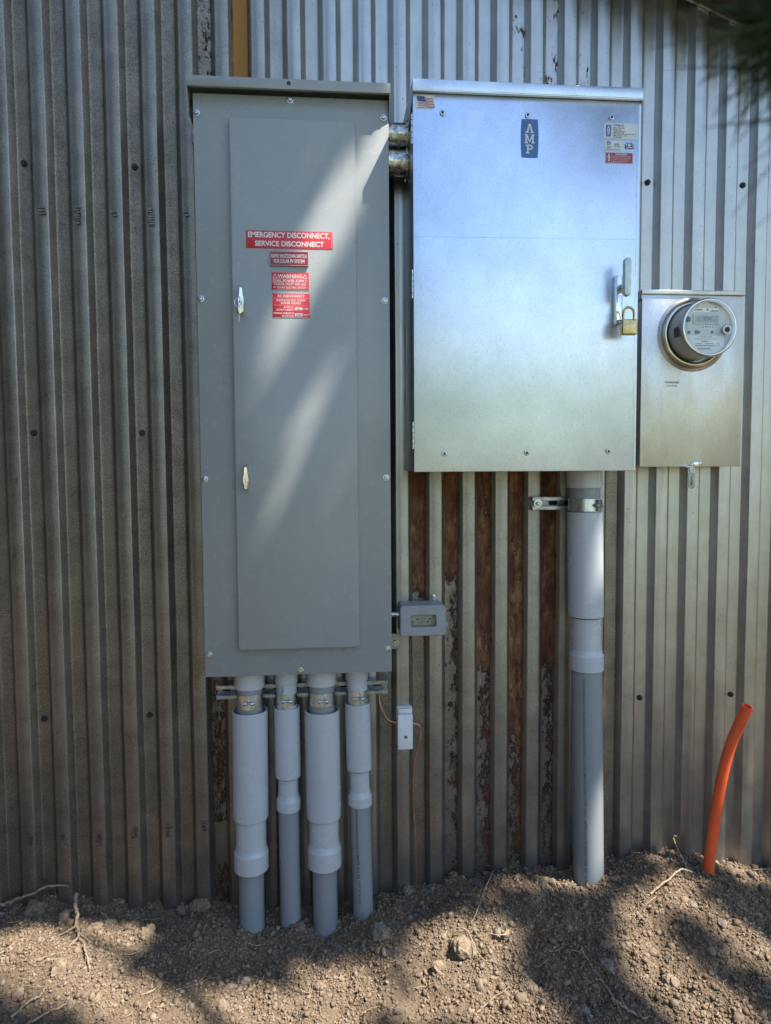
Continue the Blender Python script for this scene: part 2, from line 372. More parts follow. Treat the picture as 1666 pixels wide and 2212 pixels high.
def axis(fine0, fine1, st, lo, hi):
    a = list(np.arange(fine0, fine1, st)); s = st; v = fine1
    while v < hi: a.append(v); s *= 1.35; v += s
    a.append(hi); s = st; v = fine0 - st; b = []
    while v > lo: b.append(v); s *= 1.35; v -= s
    b.append(lo); return np.array(b[::-1] + a)
gx = axis(-.45, 2.75, .0045, -60, 60); gy = axis(-1.15, .04, .0045, -80, 30)
XX, YY = np.meshgrid(gx, gy); ZZ = ground_fine(XX, YY)
nx, ny = len(gx), len(gy); idx = np.arange(nx * ny).reshape(ny, nx)
gf = np.stack([idx[:-1, :-1], idx[:-1, 1:], idx[1:, 1:], idx[1:, :-1]], -1).reshape(-1, 4)
g = obj('ground', (np.stack([XX, YY, ZZ], -1).reshape(-1, 3), gf), M['soil'], smooth=180); g['kind'] = 'structure'

# clods: nobody could count them
def ico(sub):
    b = NB(); bmesh.ops.create_icosphere(b, subdivisions=sub, radius=1); v = np.array([q.co[:] for q in b.verts]); f = np.array([[q.index for q in p.verts] for p in b.faces]); b.free(); return v, f
I1 = ico(1); I2 = ico(2)
def rand_rot(n):
    q = rng.normal(size=(n, 4)); q /= np.linalg.norm(q, axis=1)[:, None]; w, x, y, z = q.T
    return np.stack([1 - 2 * (y * y + z * z), 2 * (x * y - z * w), 2 * (x * z + y * w), 2 * (x * y + z * w), 1 - 2 * (x * x + z * z), 2 * (y * z - x * w), 2 * (x * z - y * w), 2 * (y * z + x * w), 1 - 2 * (x * x + y * y)], -1).reshape(n, 3, 3)
def scatter(n, rad, base, jit, sink=.25, clump=True):
    v, f = base; x = rng.uniform(-.42, 2.7, n * 3); y = -rng.uniform(0, 1.06, n * 3) ** 1.05
    dens = fbm(x * 4.5, y * 4.5, 3, 55) ** 1.2 * 2.1 if clump else np.ones(n * 3)
    k = rng.random(n * 3) < dens; x = x[k][:n]; y = y[k][:n]; n = len(x)
    r = rad(n); z = ground_fine(x, y) + r * (.5 - sink)
    sh = rng.uniform(.72, 1.28, (n, 3)) * r[:, None]; sh[:, 2] *= .8
    J = 1 + rng.uniform(-jit, jit, (n, len(v), 1))
    V = np.einsum('nij,nkj->nki', rand_rot(n), v[None] * J * sh[:, None, :]) + np.stack([x, y, z], -1)[:, None, :]
    F = f[None] + (np.arange(n) * len(v))[:, None, None]
    tone = np.repeat(rng.random(n) ** 2.2, len(v))
    return V.reshape(-1, 3), F.reshape(-1, 3), tone
parts = [scatter(60000, lambda n: .0018 + .0022 * rng.random(n), I1, .38), scatter(26000, lambda n: .003 + .0040 * rng.random(n) ** 3, I1, .42), scatter(2200, lambda n: .005 + .006 * rng.random(n) ** 2, I1, .36), scatter(90, lambda n: .010 + .006 * rng.random(n), I2, .3, .5)]
Vs, Fs, Ts, off = [], [], [], 0
for V, F, T in parts: Vs.append(V); Fs.append(F + off); Ts.append(T); off += len(V)
c = obj('soil_clods', (np.concatenate(Vs), np.concatenate(Fs)), M['clod']); c['kind'] = 'stuff'
a = c.data.attributes.new('tone', 'FLOAT', 'POINT'); a.data.foreach_set('value', np.concatenate(Ts).astype(np.float32))
tag(c, 'loose crumbs and clods of dug earth lying over the soil', 'soil')
# fallen needles and bits of straw
def needle_mesh(n, ln, wd):
    V = []; F = []
    for i in range(n):
        x = random.uniform(-.4, 2.6); y = -random.uniform(.03, 1.0); a = random.uniform(0, 2 * math.pi); l = random.uniform(*ln); w = random.uniform(*wd); cv = random.uniform(-.35, .35) * l; tl = random.gauss(0, .22)
        d = Vector((math.cos(a), math.sin(a), 0)); s = Vector((-d.y, d.x, 0)); z0 = float(ground_fine(x, y)) + .006
        k0 = len(V); m = 5
        for k in range(m):
            t = k / (m - 1) - .5; p = Vector((x, y, 0)) + d * l * t + s * cv * (t * t * 4 - 1)
            z = max(z0 + t * l * tl, float(ground_fine(p.x, p.y)) + .003); ww = w * (1 - abs(t) * .8)
            V += [(p.x - s.x * ww, p.y - s.y * ww, z), (p.x + s.x * ww, p.y + s.y * ww, z), (p.x, p.y, z + ww * 1.6)]
            if k: 
                b0, b1 = k0 + 3 * (k - 1), k0 + 3 * k
                for q in range(3): F.append((b0 + q, b0 + (q + 1) % 3, b1 + (q + 1) % 3, b1 + q))
    return V, F
ndl = obj('pine_needles', needle_mesh(420, (.018, .085), (.0005, .0010)), M['straw']); ndl['kind'] = 'stuff'; tag(ndl, 'dry pine needles and straw strewn over the dirt', 'needles')

# ------------------------------------------------------------------ corrugated wall
PITCH = .1016; DEP = .024
prof = []                                   # one period from valley centre
def bend(x, y, pts): pts.append((x, y))
base = [(-.0508 + 0, None)]
def wall_profile(x0, n):
    P = []; hv, hr, rr = .0185, .019, .0028
    for i in range(n):
        c = x0 + i * PITCH; q = []
        w0 = c + hv; w1 = c + PITCH / 2 - hr; w2 = c + PITCH / 2 + hr; w3 = c + PITCH - hv
        q += [(c, 0, 0), (c + .009, 0, 0)]
        for (x, y, dx, dy, ex, ey) in ((w0, 0, -1, 0, w1 - w0, -DEP), (w1, -DEP, w0 - w1, DEP, 1, 0), (w2, -DEP, -1, 0, w3 - w2, DEP), (w3, 0, w2 - w3, -DEP, 1, 0)):
            a = Vector((dx, dy)).normalized() * rr; b = Vector((ex, ey)).normalized() * rr; p = Vector((x, y))
            for t in (0, .5, 1):
                s = (1 - t) ** 2 * (p + a) + 2 * t * (1 - t) * p + t * t * (p + b); q.append((s.x, s.y, i))
            if x == w1: q += [(c + PITCH / 2 - .007, -DEP, i), (c + PITCH / 2 - .0055, -DEP - .0007, i), (c + PITCH / 2 + .007, -DEP, i)]
        q += [(c + PITCH - .009, 0, i)]
        P += [(a, b) for a, b, *_ in q]
    return np.array(P)
WX0 = -14 * PITCH; WN = 50
wp = wall_profile(WX0, WN); wz = np.arange(-.85, 2.75, .016)
XX, ZZ = np.meshgrid(wp[:, 0], wz); YY = np.repeat(wp[None, :, 1], len(wz), 0)
YY = YY + .004 * (fbm(XX * 2.2, ZZ * 1.1, 3, 71) - .42) + .0016 * (fbm(XX * 14, ZZ * 5, 2, 77) - .4)
XO = XX.copy(); XX = XX + .0035 * (fbm(XX * 1.3 + 9, ZZ * 2.0, 3, 81) - .42)
cidx = np.rint(XO / PITCH).astype(int); dvx = XO - cidx * PITCH; isval = (np.abs(dvx) < .0205)
rust = np.zeros_like(XX)
def sm(a, b, x): t = np.clip((x - a) / (b - a), 0, 1); return t * t * (3 - 2 * t)
#          valley: (z low, z high, amount, tail amount below)
RZ = {11: (.345, .9, .70, .36), 12: (.40, .9, .66, .47), 13: (.14, .9, .66, .52), 14: (-.09, .9, .69, .55), 15: (.13, .9, .72, .50), 16: (.3, .72, .36, .33)}
for n_, (z0, z1, am, tail) in RZ.items():
    mk = isval & (cidx == n_); am = am + .42 * (fbm(XX * 30 + n_ * 7, ZZ * 9, 3, 61) - .40); body = sm(z0 - .06 + .06 * fbm(XX * 90, ZZ * 0 + n_, 2, 63), z0 + .05, ZZ); rgt = 1 + .10 * np.clip(dvx / .018, -1, 1)
    rust = np.where(mk, np.maximum(rust, (am * body + tail * (1 - body) * rgt) * sm(1.05, .8, ZZ)), rust)
for n_, z0, z1, am in ((6, 1.70, 3, .98), (5, 1.5, 3, .47), (4, .8, 3, .36), (14, 1.7, 3, .43), (15, 1.7, 3, .45), (16, 1.7, 3, .42), (13, 1.7, 3, .34), (9, 1.7, 3, .36), (7, 1.7, 3, .34), (8, 1.7, 3, .36), (10, 1.7, 3, .38), (5, -.40, .16, .53), (6, -.7, .1, .48), (5, -.75, -.42, .54), (7, -.7, .1, .46), (8, -.7, .1, .42)):
    mk = isval & (cidx == n_); rust = np.where(mk, np.maximum(rust, am * sm(z0, z0 + .08, ZZ) * sm(z1, z1 - .06, ZZ)), rust)
# rusty bend lines beside the bad valleys
rust = np.where((~isval) & (np.abs(np.abs(dvx) - .0215) < .0035) & (cidx >= 5) & (cidx <= 16), np.maximum(rust, .44), rust)
wea_refl = sm(.95, .45, XX) * .85 + .15 + .25 * (fbm(XX * 1.7, ZZ * 1.3, 3, 91) - .42)  # weathering; left side darkened further in place of reflected dark trees
wea_refl = wea_refl * np.where(isval, 1.0, .80); wea_refl = np.where(XX > .9, wea_refl * (.55 + .45 * sm(1.35, .5, ZZ)) + .28 * sm(.3, -.4, ZZ), wea_refl)
wea_refl = np.maximum(wea_refl, .55 * sm(1.0, 1.1, XX) * sm(1.9, 1.6, XX) * sm(.8, .7, ZZ)); wea_refl = np.maximum(wea_refl, .30 * sm(1.6, 1.8, XX) * sm(.9, .2, ZZ)); wea_refl = np.where(isval & (cidx >= 10) & (cidx <= 17) & (ZZ < .8), np.maximum(wea_refl, .95), wea_refl); wea_refl = np.clip(wea_refl, 0, 1)  # lower wall browned and darkened too, in place of reflected ground
ny, nx = XX.shape; idx = np.arange(nx * ny).reshape(ny, nx)
wf = np.stack([idx[:-1, :-1], idx[:-1, 1:], idx[1:, 1:], idx[1:, :-1]], -1).reshape(-1, 4)
wall = obj('corrugated_wall', (np.stack([XX, YY, ZZ], -1).reshape(-1, 3), wf), M['wall'], smooth=180)
tag(wall, 'ribbed galvanized steel wall with rust streaks in its valleys', 'wall')
for nm, arr in (('rust', rust), ('weather_reflection', wea_refl)):
    a = wall.data.attributes.new(nm, 'FLOAT', 'POINT'); a.data.foreach_set('value', arr.ravel().astype(np.float32))
def wall_screw(x, z):
    b = NB(); lathe(b, [(.0, -.0085), (.0042, -.0085), (.0048, -.0075), (.0048, -.003), (.0082, -.0026), (.0088, .002)], (x, -.001, z), 'Y', 6); lathe(b, [(.0088, -.0028), (.0092, .001)], (x, -.001, z), 'Y', 18)
    return b
sx0 = None
for z, ks in ((1.6014, (0, 1, 6, 7, -1)), (.843, (0, 1, -1, 7.0001)), (0.0, (0, 1, 4, 5, 6, 7, -1)), (2.36, (0, 1, 2, 3, 4))):
    for k in ks:
        obj('wall_screw', wall_screw(k * .3048, z), M['wscrew'], wall, 40)

# dark stamped marks and dirt smudges on the ribs
for (px, py, w, h) in ((65, 1815, 14, 26), (137, 1808, 16, 14), (215, 1815, 12, 30), (290, 1800, 16, 26), (362, 1795, 16, 30), (440, 1785, 12, 26), (90, 455, 16, 18), (170, 465, 14, 38), (248, 462, 14, 14), (327, 468, 16, 36), (403, 462, 12, 12), (35, 1040, 12, 18), (28, 1200, 8, 10), (270, 1115, 12, 16), (515, 1130, 10, 14)):
    d = ax_f + ax_r * ((px - 833) / 1496) + ax_u * ((1106 - py) / 1496); p = CAM + d * ((-.0262 - CAM.y) / d.y); k = 1.32e-3
    cx = (math.floor(p.x / PITCH) + .5) * PITCH; cx = cx + max(-.008, min(.008, p.x - cx)); b = NB(); q = random.Random(px * 7 + py)
    n = max(2, int(h / 5))
    for j in range(n):
        zz = p.z + h * k * (.5 - (j + .5) / n); ww = w * k * q.uniform(.25, .5); xx = cx + w * k * q.uniform(-.15, .15)
        P = [(xx - ww, zz - .0016), (xx - ww * .3, zz - .0024), (xx + ww, zz - .0012), (xx + ww * .9, zz + .0016), (xx + ww * .1, zz + .0022), (xx - ww * .9, zz + .0013)]
        poly(b, P, -.0262 - .0045, .004)
    obj('stamp_mark', b, M['smudge'], wall)

# roof rake in the top right corner
rt = root('roof_eave', 'dark sloping roof edge overhanging the wall at top right', 'roof', (1.9, -.1, 2.1))
def rake(name, y0, y1, dz0, dz1, mat):
    b = NB(); sl = -.39; P = []
    for x in (-1.6, 3.9):
        zt = 2.106 + (x - 1.927) * sl
        P.append([b.verts.new((x, y, zt + z)) for y, z in ((y0, dz0), (y1, dz0), (y1, dz1), (y0, dz1))])
    for i in range(4): b.faces.new((P[0][i], P[0][(i + 1) % 4], P[1][(i + 1) % 4], P[1][i]))
    b.faces.new(P[0][::-1]); b.faces.new(P[1]); bmesh.ops.recalc_face_normals(b, faces=b.faces[:]); return obj(name, b, mat, rt)
rake('fascia_board', -.225, -.205, .0, .16, M['wood']); rake('soffit', -.205, .1, .035, .055, M['wood']); rake('drip_edge', -.232, -.2255, -.004, .05, M['flash']); rake('trim_strip', -.036, -.0262, .018, .0345, M['strut']); rake('roofing', -.235, .2, .162, .175, M['flash'])

# ------------------------------------------------------------------ gray service panel
GXL, GXR, GZB, GZT, GY = .501, 1.020, .159, 1.726, -.170
sp = root('service_panel', 'tall gray steel disconnect panel with four red warning labels on its door', 'electrical panel', (.76, -.03, GZB))
b = NB(); box(b, GXL + .003, GXR - .003, -.166, -.030, GZB + .002, GZT, .002); obj('enclosure', b, M['gray'], sp, 30)
b = NB(); box(b, GXL, GXR, GY, -.1665, GZB, GZT, .0016); box(b, GXL, GXL + .0015, GY + .002, -.150, GZB, GZT, 0); box(b, GXR - .0015, GXR, GY + .002, -.150, GZB, GZT, 0); obj('front_cover', b, M['gray'], sp, 30)
b = NB(); box(b, .489, 1.0225, -.199, -.196, 1.7295, 1.7555, .0008); box(b, .489, 1.0225, -.196, -.03, 1.7535, 1.7555)   # rain hood: lip, top, cheeks
for x0, x1 in ((.489, .491), (1.0205, 1.0225)):
    f = []
    for x in (x0, x1): f.append([b.verts.new((x, y, z)) for y, z in ((-.196, 1.7535), (-.196, 1.7295), (-.172, 1.672), (-.03, 1.672), (-.03, 1.7535))])
    b.faces.new(f[0]); b.faces.new(f[1][::-1])
    for i in range(5): b.faces.new((f[0][i], f[0][(i + 1) % 5], f[1][(i + 1) % 5], f[1][i]))
box(b, .491, 1.0205, -.196, -.190, 1.7295, 1.7312)
bmesh.ops.recalc_face_normals(b, faces=b.faces[:]); obj('rain_hood', b, M['gray'], sp, 30)
b = NB(); lathe(b, [(0, -.0004), (.0048, -.0004), (.0055, .0002)], (.7544, -.1992, 1.7445), 'Y', 20); obj('hood_hole', b, M['black'], sp, 40)
b = NB(); rbox(b, .596, .9285, -.190, -.1705, .2365, 1.6578, .006, .003); obj('door', b, M['gray'], sp, 35)
def panel_screw(x, z, y, r=.0062, tilt=0):
    b = NB(); lathe(b, [(r * 1.45, 0), (r * 1.4, -.0012), (r * .98, -.0015), (r, -.0065), (r * .8, -.008), (r * .42, -.0082), (r * .38, -.0045), (0, -.0045)], (x, y, z), 'Y', 18); return b
for i, (x, z) in enumerate(((.5107, 1.6752), (.7566, 1.7165), (1.0060, 1.680), (.5115, 1.1916), (1.0062, 1.1939), (.512, .7077), (1.0070, .708), (.5135, .2228), (1.0090, .2244), (.7639, .1702))):
    obj('cover_screw', panel_screw(x, z, GY, .0062), M['bolt'], sp, 35)
for x0, x1, z0, z1 in ((.470, .53, 1.662, 1.712), (.473, .53, .188, .236), (1.0, 1.061, .1875, .2345)):
    b = NB(); rbox(b, x0, x1, -.032, -.0265, z0, z1, .003, .001); tb = obj('mounting_tab', b, M['gray'], sp, 30)
    if x0 > .9:
        b = NB(); lathe(b, [(0, -.0036), (.0135, -.0036), (.0155, -.002), (.0155, 0)], (1.0435, -.032, .211), 'Y', 28); wsh = obj('washer', b, M['washer'], tb, 35)
        b = NB(); lathe(b, [(0, -.006), (.004, -.006), (.0052, -.004), (.0055, 0)], (1.0425, -.0355, .2105), 'Y', 6); obj('bolt', b, M['bolt'], tb, 35)
    else:
        b = NB(); lathe(b, [(0, -.003), (.010, -.003), (.011, 0)], (x0 + .016, -.032, (z0 + z1) / 2), 'Y', 20); obj('washer', b, M['bolt'], tb, 35)
# wing latches
def latch(z0, z1, x, lab):
    b = NB(); h = z1 - z0; zc = z0 + h * .42
    outline = [(-.0045, h * .58), (.0045, h * .58), (.0068, h * .25), (.0105, .004), (.0105, -.006), (.0068, -.014), (.0052, -h * .42), (-.0052, -h * .42), (-.0068, -.014), (-.0105, -.006), (-.0105, .004), (-.0068, h * .25)]
    A = []; 
    for y, s in ((-.1905, 1.0), (-.200, .98), (-.2125, .70)):
        A.append([b.verts.new((x + px * s, y, zc + pz * (s if s == .7 else 1) ** .5)) for px, pz in outline])
    n = len(outline)
    for p, q in zip(A, A[1:]):
        for i in range(n): b.faces.new((p[i], q[i], q[(i + 1) % n], p[(i + 1) % n]))
    b.faces.new(A[-1][::-1]); bmesh.ops.recalc_face_normals(b, faces=b.faces[:])
    l = obj('latch_handle', b, M['chrome'], sp, 30); l['label'] = lab
    b = NB(); lathe(b, [(0, -.2150), (.0052, -.2150), (.0058, -.2140), (.0058, -.2115)], (x, 0, zc - .002), 'Y', 20); obj('key_cylinder', b, M['chrome'], l, 35)
    b = NB(); box(b, x - .0005, x + .0005, -.2154, -.2151, zc - .005, zc + .001); obj('keyhole', b, M['black'], l)
    return zc
zc1 = latch(1.1486, 1.2183, .622, 'upper chrome wing latch on the gray door')
zc2 = latch(.6763, .7457, .626, 'lower chrome wing latch on the gray door')
# keys hanging from the upper latch
ks = root('key_bunch', 'small brass keys on a wire ring in the upper door latch', 'keys', (.620, -.218, zc1))
b = NB(); box(b, .6215, .6225, -.232, -.2155, zc1 - .0052, zc1 + .0015, .0003); lathe(b, [(0, -.001), (.0085, -.001), (.0085, .001), (0, .001)], (.622, -.236, zc1 - .003), 'X', 16); obj('key', b, M['keymetal'], ks, 35)
b = NB(); tube(b, [(.620 + .0125 * math.cos(a), -.236 + .004 * math.sin(a * .5), zc1 - .010 + .0125 * math.sin(a)) for a in np.linspace(0, 2 * math.pi, 33)], .0006, 6, False); obj('wire_ring', b, M['chrome'], ks, 60)
b = NB(); rbox(b, .6150, .6265, -.2395, -.2378, zc1 - .040, zc1 - .016, .003, .0005); box(b, .6185, .6205, -.2392, -.2380, zc1 - .062, zc1 - .040, .0003); k2 = obj('key', b, M['keymetal'], ks, 35)
b = NB(); rbox(b, .6215, .6305, -.2375, -.2360, zc1 - .036, zc1 - .014, .003, .0005); obj('key', b, M['keymetal'], ks, 35)

def label_part(name, x0, x1, z0, z1, y, parent, mat, border=None, r=.0005, th=.0008, label=None, bw=.0012):
    b = NB(); rbox(b, x0, x1, y - th, y - .0001, z0, z1, r, th * .4); o = obj(name, b, mat, parent, 35)
    if label: o['label'] = label
    if border:
        b = NB(); t = y - th - .0003
        rect(b, x0 + r, x1 - r, z0 + .0003, z0 + .0003 + bw, t); rect(b, x0 + r, x1 - r, z1 - .0003 - bw, z1 - .0003, t); rect(b, x0 + .0003, x0 + .0003 + bw, z0 + r, z1 - r, t); rect(b, x1 - .0003 - bw, x1 - .0003, z0 + r, z1 - r, t)
        obj('border', b, border, o)
    return o
DY = -.190
o = label_part('warning_label', .6355, .8652, 1.3210, 1.3675, DY, sp, M['red'], None, .0006, .0006, 'widest red label reading emergency disconnect')
b = NB(); t = DY - .0009
text(b, 'EMERGENCY DISCONNECT,', .6410, .8575, 1.3468, 1.3640, t, .028); text(b, 'SERVICE DISCONNECT', .6590, .8415, 1.3270, 1.3410, t, .028)
rect(b, .8622, .8627, 1.3235, 1.3655, t); obj('lettering', b, M['letterw'], o)
o = label_part('warning_label', .6980, .8000, 1.2755, 1.3130, DY, sp, M['darkred'], M['edgewhite'], .0004, .0055, 'dark red plaque reading rapid shutdown switch', .0007)
b = NB(); t = DY - .0060
text(b, 'RAPID SHUTDOWN SWITCH', .7025, .7950, 1.2955, 1.3055, t, .012); text(b, 'FOR SOLAR PV SYSTEM', .7085, .7895, 1.2820, 1.2920, t, .012); obj('lettering', b, M['letterw'], o)
o = label_part('warning_label', .7000, .8012, 1.2122, 1.2602, DY, sp, M['red'], M['letterw'], .0025, .0006, 'red label reading warning dual power supply', .0005)
b = NB(); t = DY - .0009
text(b, 'WARNING', .7175, .7825, 1.2442, 1.2540, t, .022); text(b, 'DUAL POWER SUPPLY', .7050, .7950, 1.2335, 1.2405, t, .016)
text(b, 'SOURCES: UTILITY GRID AND', .7075, .7925, 1.2250, 1.2305, t, .012); text(b, 'PV SOLAR ELECTRIC SYSTEM', .7065, .7935, 1.2165, 1.2220, t, .012)
rect(b, .7045, .7960, 1.2422, 1.2427, t); rect(b, .7045, .7960, 1.2318, 1.2323, t)
for cx in (.7105, .7900):
    w = .0057; z0, z1 = 1.2440, 1.2545
    for (p, q) in (((cx - w, z0), (cx + w, z0)), ((cx + w, z0), (cx, z1)), ((cx, z1), (cx - w, z0))):
        d = Vector((q[0] - p[0], q[1] - p[1])).normalized() * .0005; nn = Vector((-d.y, d.x)); poly(b, [(p[0] - nn.x, p[1] - nn.y), (q[0] - nn.x, q[1] - nn.y), (q[0] + nn.x, q[1] + nn.y), (p[0] + nn.x, p[1] + nn.y)], t)
    poly(b, [(cx + .0004, z1 - .003), (cx - .0012, z0 + .0045), (cx + .0002, z0 + .0045), (cx - .0004, z0 + .0018), (cx + .0014, z0 + .0055), (cx, z0 + .0055)], t)
obj('lettering', b, M['letterw'], o)
o = label_part('warning_label', .7015, .8030, 1.1395, 1.2043, DY, sp, M['red'], M['letterw'], .0025, .0006, 'lowest red label reading AC disconnect with handwritten ratings', .0005)
b = NB()
text(b, 'AC DISCONNECT', .7155, .7885, 1.1935, 1.2005, t, .02); text(b, 'PHOTOVOLTAIC SYSTEM', .7135, .7905, 1.1825, 1.1882, t, .016); text(b, 'POWER SOURCE', .7255, .7785, 1.1752, 1.1808, t, .016)
rect(b, .7055, .7990, 1.1908, 1.1913, t); rect(b, .7055, .7990, 1.1722, 1.1727, t)
text(b, 'RATED AC', .7335, .7590, 1.1650, 1.1698, t, .01); text(b, 'OUTPUT CURRENT', .7120, .7590, 1.1580, 1.1628, t, .01); text(b, 'AMPS', .7840, .7980, 1.1612, 1.1660, t, .01)
text(b, 'NOMINAL OPERATING', .7050, .7590, 1.1488, 1.1536, t, .01); text(b, 'AC VOLTAGE', .7275, .7590, 1.1420, 1.1468, t, .01); text(b, 'VOLTS', .7840, .8000, 1.1450, 1.1498, t, .01)
obj('lettering', b, M['letterw'], o)
b = NB(); rect(b, .7620, .7820, 1.1597, 1.1677, t); rect(b, .7620, .7820, 1.1432, 1.1512, t); obj('write_in_box', b, M['sticker'], o)
b = NB(); text(b, '22', .7675, .7755, 1.1612, 1.1665, t - .0004, 0); text(b, '240', .7645, .7785, 1.1446, 1.1500, t - .0004, 0); obj('handwriting', b, M['letterk'], o)

# ------------------------------------------------------------------ galvanized meter-transformer cabinet
CL, CR, CB, CT, CY = 1.0770, 1.6955, .7235, 1.7165, -.237
cc = root('transformer_cabinet', 'large bluish galvanized steel cabinet with blue emblem and padlocked handle', 'cabinet', (1.386, -.02, CB))
b = NB(); box(b, CL + .0035, CR - .003, -.232, -.025, CB + .003, CT, .0015); obj('enclosure', b, M['galv_edge'], cc, 30)
b = NB(); box(b, CL + .0005, CR - .0025, CY, -.2325, CB, CT - .003, .0016); obj('door', b, M['galv'], cc, 30)
b = NB(); box(b, CR - .0022, CR + .0005, -.2345, -.21, CB + .002, CT); obj('edge_flange', b, M['galv_edge'], cc)
b = NB(); box(b, CL - .001, CR + .0020, -.2470, -.2445, 1.7175, 1.7440, .0008); box(b, CL - .001, CR + .0020, -.2445, -.02, 1.742, 1.744); box(b, CL - .001, CR + .002, -.2485, -.2380, 1.7130, 1.7178, .0016)
for x0, x1 in ((CL - .001, CL + .001), (CR, CR + .002)):
    f = []
    for x in (x0, x1): f.append([b.verts.new((x, y, z)) for y, z in ((-.2440, 1.742), (-.2440, 1.713), (-.10, 1.640), (-.02, 1.640), (-.02, 1.742))])
    b.faces.new(f[0]); b.faces.new(f[1][::-1])
    for i in range(5): b.faces.new((f[0][i], f[0][(i + 1) % 5], f[1][(i + 1) % 5], f[1][i]))
bmesh.ops.recalc_face_normals(b, faces=b.faces[:]); obj('rain_hood', b, M['galv_edge'], cc, 30)
for x, z in ((1.1557, 1.6643), (1.3842, 1.6667), (1.6137, 1.6691), (1.1596, .7725), (1.387, .7741), (1.6166, .7771)):
    b = NB(); lathe(b, [(.0075, 0), (.0072, -.0025), (.0062, -.0034), (.0040, -.0036), (.0034, -.0020), (0, -.002)], (x, CY, z), 'Y', 20); bo = obj('cover_bolt', b, M['bolt'], cc, 30)
    b = NB(); lathe(b, [(.0027, -.0045), (.0023, -.005), (0, -.005)], (x, CY, z), 'Y', 12); lathe(b, [(.0027, -.0045), (.0027, -.002)], (x, CY, z), 'Y', 12); obj('bolt_core', b, M['wscrew'], bo, 30)
for z0, z1 in ((1.5837, 1.6613), (1.1848, 1.2608), (.7853, .8596)):
    b = NB(); n = 5; h = (z1 - z0) / n
    for k in range(n): lathe(b, [(0, 0), (.0034, .0002), (.0034, h - .0014), (0, h - .0012)], (CL - .0022, -.2335, z0 + k * h), 'Z', 12)
    hg = obj('hinge', b, M['bolt'], cc, 35)
    b = NB(); box(b, CL - .0012, CL + .0034, -.2315, -.205, z0, z1, .0005); obj('hinge_leaf', b, M['galv_edge'], hg)
# horizontal scribed crease over the door
b = NB(); tube(b, [(CL + .004, CY - .00005, 1.345), (CR - .006, CY - .00005, 1.3505)], .00035, 6); obj('sheet_crease', b, M['galv_edge'], cc)
b = NB(); tube(b, [(CR - .0085, CY - .00005, CB + .004), (CR - .0085, CY - .00005, CT - .006)], .0003, 6); obj('edge_crease', b, M['galv_edge'], cc)
# lock plate, shaft and upright grip
b = NB(); rbox(b, 1.6280, 1.6510, CY - .0035, CY - .0002, 1.1230, 1.2530, .004, .0008); box(b, 1.6280, 1.6300, CY - .016, CY - .003, 1.1230, 1.2490, .0004)
lp = obj('lock_plate', b, M['chrome'], cc, 30)
b = NB(); 
for dz in (0, .0045): lathe(b, [(.008, 0), (.0175, 0), (.018, .0006), (.0175, .0022), (.008, .0022)], (1.6415, CY - .022, 1.1215 + dz), 'Z', 28)
box(b, 1.628, 1.652, CY - .012, CY - .002, 1.1205, 1.1235, .0004); obj('padlock_eye', b, M['chrome'], lp, 35)
b = NB(); tube(b, [(1.645, CY - .003, 1.217), (1.645, CY - .018, 1.217), (1.645, CY - .040, 1.222)], [.012, .0085, .008], 20); hd = obj('handle', b, M['chrome'], cc, 40)
b = NB(); rbox(b, 1.6345, 1.6545, CY - .051, CY - .038, 1.1872, 1.2884, .0099, .004, 8); obj('grip', b, M['grip'], hd, 40)
# labels
FY = CY
o = label_part('flag_label', 1.0836, 1.1330, 1.6725, 1.7085, FY, cc, M['sticker'], None, .001, .0004, 'small white label with a waving flag')
t = FY - .0007; b = NB(); 
def wav(x): return .0016 * math.sin((x - 1.09) * 170)
x0, x1, zt, zb = 1.0890, 1.1305, 1.7045, 1.6800
b = NB(); n = 16
for s in range(7):
    for k in range(n):
        xa = x0 + (x1 - x0) * k / n; xb = x0 + (x1 - x0) * (k + 1) / n; hh = (zt - zb) / 13; sh = -.004 * (xa - x0) / (x1 - x0); za = zt - (2 * s) * hh
        sk = .006 * (2 * s) / 13
        poly(b, [(xa + sk, za + wav(xa) + sh - hh), (xb + sk, za + wav(xb) + sh - hh), (xb + sk, za + wav(xb) + sh), (xa + sk, za + wav(xa) + sh)], t, 0)
obj('flag_stripes', b, M['flagred'], o)
b = NB(); poly(b, [(1.0885, 1.7055), (1.1080, 1.7045), (1.1115, 1.6915), (1.0915, 1.6925)], t - .0003, 0); poly(b, [(1.0868, 1.7062), (1.0878, 1.7062), (1.0935, 1.6795), (1.0925, 1.6795)], t - .0003, 0); obj('flag_canton', b, M['navy'], o)
b = NB(); 
for i in range(5):
    for j in range(4): poly(b, [(1.0905 + i * .0040 + j * .0007, 1.7030 - j * .0028), (1.0915 + i * .0040 + j * .0007, 1.7030 - j * .0028), (1.0910 + i * .0040 + j * .0007, 1.7042 - j * .0028)], t - .0006, 0)
obj('flag_stars', b, M['letterw'], o)
b = NB(); text(b, 'MADE IN U.S.A.', 1.0925, 1.1270, 1.6745, 1.6775, t, .02); obj('lettering', b, M['letterk'], o)
def barrel(x0, x1, z0, z1, b, y, th, bul=.045):
    P = []; w = x1 - x0; h = z1 - z0
    for k in range(9): u = k / 8; P.append((x1 - w * .04 + w * bul * (1 - (2 * u - 1) ** 2), z0 + h * u))
    for k in range(1, 8): u = k / 8; P.append((x1 - w * .04 - w * .92 * u, z1 + h * .008 * (1 - (2 * u - 1) ** 2)))
    for k in range(9): u = k / 8; P.append((x0 + w * .04 - w * bul * (1 - (2 * u - 1) ** 2), z1 - h * u))
    for k in range(1, 8): u = k / 8; P.append((x0 + w * .04 + w * .92 * u, z0 - h * .008 * (1 - (2 * u - 1) ** 2)))
    return poly(b, P, y, th)
